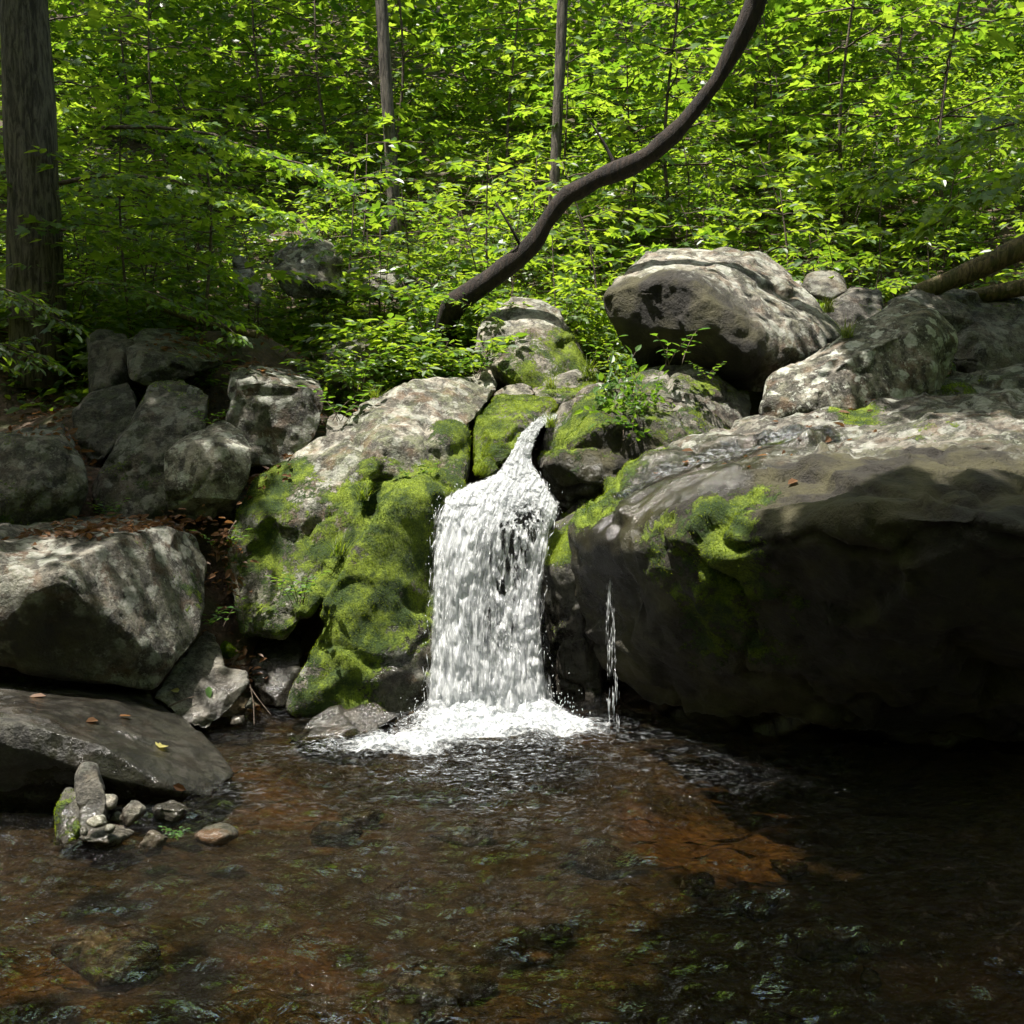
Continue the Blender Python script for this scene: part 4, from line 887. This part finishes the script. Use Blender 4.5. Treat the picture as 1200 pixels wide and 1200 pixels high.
# rows down the flow: left edge, right edge
ROWS = [((650,470,9.15),(664,474,9.2)),((640,480,8.98),(656,483,9.0)),((627,492,8.8),(652,490,8.85)),((614,503,8.6),(634,503,8.6)),((603,520,8.4),(626,522,8.4)),((592,540,8.2),(624,542,8.2)),((575,558,8.05),(636,560,8.05)),((540,570,7.9),(650,580,7.92)),
        ((516,588,7.72),(658,600,7.78)),((506,620,7.58),(650,630,7.62)),((502,680,7.44),(640,690,7.48)),((499,740,7.33),(641,745,7.36)),((497,790,7.25),(645,790,7.27)),((497,842,7.17),(650,832,7.2))]
LA = spline(PP([r[0] for r in ROWS]), 300); RA = spline(PP([r[1] for r in ROWS]), 300)
def sheet(name, nu, off, seed, bulge, dens0, mat, v0=0, v1=300):
    n = v1 - v0; u = np.linspace(0, 1, nu); L = LA[v0:v1]; Rr = RA[v0:v1]
    S = L[:, None] * (1 - u)[None, :, None] + Rr[:, None] * u[None, :, None]
    prof = (1 - (2 * u - 1) ** 2)[None, :]
    vv = np.clip((np.arange(v0, v1)[:, None] / 299.0 - .153) / .847, 0, 1)
    q = S.reshape(-1, 3)
    dy = -bulge * prof * sstep(.25, .6, vv) - off
    n1 = fbm(q * np.array((8, 8, 1.6)), 3, seed).reshape(n, nu); n2 = fbm(q * np.array((26, 26, 3.6)), 3, seed + 1).reshape(n, nu)
    n3 = fbm(q * np.array((44, 44, 5)), 3, seed + 2).reshape(n, nu); S[..., 1] += dy + .07 * n1 + .045 * n2 + .022 * n3; S[..., 0] += .010 * n3; S[..., 2] += .012 * n2 * (vv < .5)
    S[..., 0] += .015 * n1
    W = np.linalg.norm(Rr - L, axis=1)[:, None]; ln = np.concatenate([[0], np.cumsum(np.linalg.norm(np.diff((LA + RA) / 2, axis=0), axis=1))])[v0:v1, None]
    uv = np.stack([(u[None, :] - .5) * np.maximum(W, .3), np.broadcast_to(ln, (n, nu))], -1)
    # thinner water: at the edges, and over the dark rock right of the middle
    ed = sstep(0, .10, u)[None] * sstep(0, .10, 1 - u)[None]
    win = np.exp(-(((u[None] - .73) / .16) ** 2 + ((vv - .60) / .10) ** 2)); win2 = np.exp(-(((u[None] - .62) / .17) ** 2 + ((vv - .74) / .13) ** 2))
    wn = fbm(q * np.array((32, 32, 7)), 3, seed + 6).reshape(n, nu); win = np.clip(win * (1 + 2.6 * wn), 0, 2); win2 = np.clip(win2 * (1 + 2.6 * wn), 0, 2); lead = sstep(.15, .06, np.arange(v0, v1)[:, None] / 299.0)
    de = dens0 - .26 * lead + .30 * (ed - 1) - .23 * win - .13 * win2 - .03 * sstep(.4, .2, vv) + .08 * sstep(.85, 1, vv)
    I = np.arange(n * nu).reshape(n, nu); f = np.stack([I[:-1, :-1].ravel(), I[:-1, 1:].ravel(), I[1:, 1:].ravel(), I[1:, :-1].ravel()], 1)
    link(name, mesh_np(name, S.reshape(-1, 3) - wb, [f], {'dens': de.ravel()}, uv=uv.reshape(-1, 2)), mat, wf)
sheet('water_curtain', 130, -.06, 1, .10, .65, mat_fall(1, 30, 3.2))
sheet('water_curtain', 130, .0, 5, .12, .57, mat_fall(2, 38, 3.8))
sheet('water_curtain', 130, .07, 9, .14, .51, mat_fall(3, 46, 3.6))

def spindles(name, C, D, L, W, mat, parent, base):
    """small elongated drops: centre, direction, length, width"""
    n = len(C); D = unit(D); a = unit(np.cross(D, np.array((.3, .9, .2)))); b = np.cross(D, a); L = L[:, None]; W = W[:, None]
    V = np.stack([C - D * L * .5, C + a * W - D * L * .1, C + b * W - D * L * .1, C - a * W - D * L * .1, C - b * W - D * L * .1, C + D * L * .5], 1).reshape(-1, 3) - base
    f = np.array([(0, 2, 1), (0, 3, 2), (0, 4, 3), (0, 1, 4), (5, 1, 2), (5, 2, 3), (5, 3, 4), (5, 4, 1)])
    Fs = (np.arange(n)[:, None, None] * 6 + f[None]).reshape(-1, 3)
    return link(name, mesh_np(name, V, [Fs]), mat, parent)
rs = np.random.default_rng(3)
n = 500; v = rs.uniform(40, 298, n); u = np.clip(rs.beta(.9, .9, n), 0, 1); iv = v.astype(int); fr = (v - iv)[:, None]
Lp = LA[iv] * (1 - fr) + LA[iv + 1] * fr; Rp = RA[iv] * (1 - fr) + RA[iv + 1] * fr
C = Lp + (Rp - Lp) * (u + rs.normal(0, .012, n))[:, None]; Dv = (LA[iv + 1] - LA[iv]) * (1 - u)[:, None] + (RA[iv + 1] - RA[iv]) * u[:, None]
vv = np.clip((v / 299 - .153) / .847, 0, 1); C[:, 1] += -.13 * (1 - (2 * u - 1) ** 2) * sstep(.25, .6, vv) + rs.normal(-.04, .06, n)
keep = rs.random(n) > .85 * np.exp(-(((u - .73) / .16) ** 2 + ((vv - .60) / .10) ** 2))
cl = fbm(C * np.array((9, 9, 4)), 3, 91) > -.12; keep &= cl
C, Dv, vv = C[keep], Dv[keep], vv[keep]; n = len(C)
spindles('water_streaks', C, Dv + rs.normal(0, .004, (n, 3)), rs.uniform(.03, .13, n) * (.5 + vv * .8), rs.uniform(.0012, .003, n), M_SPRAY, wf, wb)
# flying drops at the edges and the foot
n = 70; k = rs.integers(150, 299, n); sd = rs.random(n) < .6
C = np.where(sd[:, None], LA[k], RA[k]) + np.stack([np.where(sd, -1, 1) * (rs.exponential(.016, n) - .012), rs.normal(-.05, .08, n), rs.normal(0, .03, n)], 1)
n2 = 1300; a = rs.uniform(0, 1, n2); c2 = LA[-1] * (1 - a)[:, None] + RA[-1] * a[:, None] + np.stack([rs.normal(0, .12, n2), rs.normal(-.15, .18, n2), rs.exponential(.06, n2)], 1)
C = np.concatenate([C, c2]); n = len(C)
spindles('spray', C, np.stack([rs.normal(0, .4, n), rs.normal(0, .3, n), -np.ones(n)], 1), rs.uniform(.006, .026, n), rs.uniform(.0015, .004, n), M_SPRAY, wf, wb)

# foam spreading over the pool at the foot; far flecks double as painted glints
fx = np.arange(-1.7, 1.3, .016); fy = np.arange(4.9, 7.65, .016); FX, FY = np.meshgrid(fx, fy, indexing='ij'); q = np.stack([FX.ravel(), FY.ravel(), np.zeros(FX.size)], 1)
wp = q + .12 * np.stack([fbm(q * 2.4, 3, 70), fbm(q * 2.4, 3, 71), np.zeros(len(q))], 1)
e1 = ((wp[:, 0] + .18) / .62) ** 2 + ((wp[:, 1] - 6.92) / .38) ** 2; e2 = ((wp[:, 0] + .72) / .52) ** 2 + ((wp[:, 1] - 6.42) / .26) ** 2; e3 = ((wp[:, 0] - .25) / .55) ** 2 + ((wp[:, 1] - 6.85) / .35) ** 2
core = np.exp(-e1 * .9) + .95 * np.exp(-e2 * 1.1) + .45 * np.exp(-e3); core = np.clip(core, 0, 1.1)
hh = .012 + .05 * core * (1 + 1.3 * fbm(q * 7, 4, 72)) * .8 + .034 * fbm(q * 20, 4, 73) * core
near = np.exp(-((q[:, 1] - 7.12) / .16) ** 2) * sstep(-.75, -.5, q[:, 0]) * sstep(.42, .2, q[:, 0]); hh += .09 * near * (1 + .8 * fbm(q * 9, 3, 74))
q[:, 2] = hh; dn = core * .72 - .13; ext = np.clip(np.exp(-(((wp[:, 0] + .35) / 1.25) ** 2 + ((wp[:, 1] - 6.35) / .95) ** 2)) * 1.5 - .12, 0, 1) * (.6 + .9 * fbm(q * 2.0, 3, 77))
nx, ny = FX.shape; I = np.arange(nx * ny).reshape(nx, ny); ff = np.stack([I[:-1, :-1].ravel(), I[1:, :-1].ravel(), I[1:, 1:].ravel(), I[:-1, 1:].ravel()], 1)
kp = (core + ext)[ff].max(1) > .05
link('foam', mesh_np('foam', q - wb, [ff[kp]], {'dens': dn, 'ext': ext}), M_FOAM, wf)

# thin trickles falling off the overhanging boulder
def trickle(label, px0, py0, Y0, py1, wpx, seed, n):
    rs = np.random.default_rng(seed); a = P(px0, py0, Y0); zb = .0; H = a[2] - zb; pos = rs.uniform(0, 1, n) ** .8
    th = rs.integers(0, 3, n); ph = np.array((-.5, .1, .6))[th]
    x = a[0] + (ph * wpx * (.4 + .7 * pos) + rs.normal(0, wpx * .12, n)) * Y0 / FPX + .035 * pos; y = a[1] - .12 * np.sqrt(pos) + rs.normal(0, .012, n)
    C = np.stack([x, y, a[2] - H * pos], 1); kk = (np.sin(pos * 21 + th * 2 + seed) + rs.normal(0, .9, n)) > .15; C = C[kk]; m = len(C)
    e = empty('water_trickle', (a[0], a[1], 0)); tag(e, label, 'water trickle')
    spindles('water_streaks', C, np.stack([rs.normal(0, .03, m), rs.normal(0, .03, m), -np.ones(m)], 1), rs.uniform(.04, .14, m), rs.uniform(.0005, .0011, m), M_SPRAY, e, np.array((a[0], a[1], 0)))
trickle('broken white trickle falling from the overhanging boulder\'s left lip', 712, 650, 6.95, 850, 8, 1, 460)

# film of water running over the top of the overhanging boulder and over the chute head
def film(name, label, rock_key, px, n, lift=.008, parent=None):
    """follows the stone's own surface inside a patch"""
    ob, V, Nn = ROCKS[rock_key]; me = ob.data
    c = np.array([P(*p[:3]) for p in px]); r = np.array([p[3] for p in px])
    d = np.min(np.linalg.norm(V[:, None] - c[None], axis=2) / r[None], axis=1); d = np.where(Nn[:, 2] > .25, d, 9)
    fs = np.empty(len(me.loops), np.int32); me.loops.foreach_get('vertex_index', fs)
    tot = np.empty(len(me.polygons), np.int32); me.polygons.foreach_get('loop_total', tot); st = np.empty(len(me.polygons), np.int32); me.polygons.foreach_get('loop_start', st)
    qd = st[tot == 4]; fq = fs[qd[:, None] + np.arange(4)]; fq = fq[(d[fq] < 1).all(1)]
    idx, inv = np.unique(fq, return_inverse=True); fq = inv.reshape(-1, 4)
    W = V[idx] + Nn[idx] * lift; base = W.mean(0)
    o = link(name, mesh_np(name, W - base, [fq], {'dens': sstep(1.0, .45, d[idx] + .25 * fbm(V[idx] * 4, 3, 8))}), M_FILM, loc=base)
    return tag(o, label, 'running water')
film('water_film', 'bluish film of water running over the top of the overhanging boulder', 'R5', [(830,545,7.4,.32),(870,535,7.5,.3),(780,560,7.3,.28),(740,585,7.2,.22),(920,520,7.7,.28),(960,520,7.5,.2)], 0)

# ------------------------------------------------------------------ fallen leaves and twigs
def on_rock(key, px, py, Yguess):
    """nearest spot of the stone's upper face to that view"""
    ob, V, Nn = ROCKS[key]; c = P(px, py, Yguess); d = V - CAM; u = unit(c - CAM); t = d @ u
    off = np.linalg.norm(d - t[:, None] * u, axis=1); m = (off < .03) & (Nn @ u < 0)
    i = np.where(m)[0]
    if not len(i): i = np.array([off.argmin()])
    j = i[t[i].argmin()]; return V[j], Nn[j]
def fallen(label, key, px, py, Y, size, mat, seed, tm=T_OVAL, group='single fallen leaves'):
    rs = np.random.default_rng(seed); p, nn = on_rock(key, px, py, Y); a = rs.normal(0, 1, 3); a = unit(a - nn * (a @ nn))
    me = leaf_mesh('fallen_leaf', np.zeros((1, 3)), a[None], (nn + rs.normal(0, .15, 3))[None], [size], tm, rs, .35)
    o = link('fallen_leaf', me, mat, loc=p + nn * .012); tag(o, label, 'fallen leaf', group)
fallen('pale yellow leaf lying in the middle of the low wet slab', 'L8', 190, 873, 6.1, .08, M_YLEAF, 1, T_MAPLE)
fallen('green leaf stuck on the slate-grey pointed slab', 'L9', 248, 802, 6.9, .09, M_HERB, 2)
fallen('yellowish leaf on the slate slab beside the green one', 'L9', 214, 808, 6.9, .06, M_YLEAF, 3)
fallen('curled brown leaf on the left part of the low slab', 'L8', 55, 812, 6.6, .10, M_DEAD, 4)
fallen('russet leaf on the dry middle of the low slab', 'L8', 115, 840, 6.2, .09, M_DEAD, 5)
fallen('brown leaf just right of the russet one on the low slab', 'L8', 143, 836, 6.4, .08, M_DEAD, 6)
fallen('brown leaf near the pool end of the low slab', 'L8', 207, 918, 5.8, .08, M_DEAD, 7)
fallen('rusty leaf at the head of the water film on the huge boulder', 'R5', 975, 512, 7.6, .09, M_DEAD, 8)
fallen('orange leaf on the pale rim of the huge boulder', 'R5', 900, 530, 7.4, .07, M_DEAD, 9)
fallen('brown leaf stranded on the huge boulder\'s front ledge', 'R5', 935, 560, 6.8, .09, M_DEAD, 10)
def litter(name, spots, seed, n):
    rs = np.random.default_rng(seed); pos = []; nr = []
    for key, px, py, Y, r, k in spots:
        ob, V, Nn = ROCKS[key]; c = P(px, py, Y); d = np.linalg.norm(V - c, axis=1); i = np.where((d < r) & (Nn[:, 2] > .35))[0]
        if len(i):
            i = rs.choice(i, k); pos.append(V[i] + Nn[i] * .01 + rs.normal(0, .008, (k, 3))); nr.append(Nn[i])
    x = rs.uniform(-5, 5, n); y = rs.uniform(7.4, 14, n); z = ground_z(x, y); pos.append(np.stack([x, y, z + .03], 1)); nr.append(np.tile((0, -.3, 1), (n, 1)))
    g = PP([(225 + rs.normal(0, 25), 605 + rs.normal(0, 12), 7.8) for _ in range(60)] + [(265 + rs.normal(0, 10), 640 + rs.normal(0, 25), 7.5) for _ in range(80)] + [(285 + rs.normal(0, 12), 770 + rs.normal(0, 14), 7.5) for _ in range(60)] + [(300 + rs.normal(0, 14), 552 + rs.normal(0, 6), 8.3) for _ in range(60)])
    gz = ground_z(g[:, 0], g[:, 1]); g[:, 2] = np.maximum(gz + .03, g[:, 2] - .1); pos.append(g); nr.append(np.tile((0, -.2, 1), (len(g), 1)))
    pos = np.concatenate(pos); nr = np.concatenate(nr) + rs.normal(0, .35, (len(pos), 3)); m = len(pos)
    return leaf_mesh(name, pos, rs.normal(0, 1, (m, 3)) * np.array((1, 1, .3)), nr, rs.uniform(.035, .09, m), T_OVAL, rs, .5)
tag(link('leaf_litter', litter('leaf_litter', [('L7', 110, 640, 7.2, .45, 170), ('L7', 60, 660, 6.9, .3, 40), ('L7', 170, 618, 7.6, .35, 90), ('L2b', 215, 412, 9.6, .35, 60), ('L1', 70, 510, 8.0, .35, 50), ('L5', 300, 430, 9.2, .3, 25), ('C1', 310, 555, 8.2, .25, 30), ('R5', 960, 525, 7.6, .5, 14), ('R5', 850, 560, 7.2, .5, 12), ('R5', 1010, 490, 8.2, .3, 10)], 44, 5200), M_DEAD), kind='stuff')
def twig(label, pts, r, seed):
    q = PP(pts); b = q[0]; V, Fq, T = tube(spline(q - b, 14), np.linspace(r, r * .4, 14), 6, .1, seed, 20)
    tag(link('twig', mesh_np('twig', V, [Fq, T]), M_TWIG, loc=b), label, 'twig', 'bare twigs between the stones')
twig('thin bare twig standing in the shallows below the slate slab', [(298,850,6.8),(297,825,6.85),(293,802,6.9)], .005, 1)
twig('thin twig crossing the standing one beside the black wet stone', [(293,805,6.9),(305,822,6.85),(318,838,6.8)], .004, 2)
twig('long pale root hanging in the crevice right of the big left boulder', [(277,610,7.6),(266,630,7.55),(268,655,7.5),(280,690,7.45),(287,740,7.4)], .005, 3)
twig('dry twig lying on the slate slab', [(198,828,6.72),(215,820,6.78),(230,816,6.85)], .006, 4)
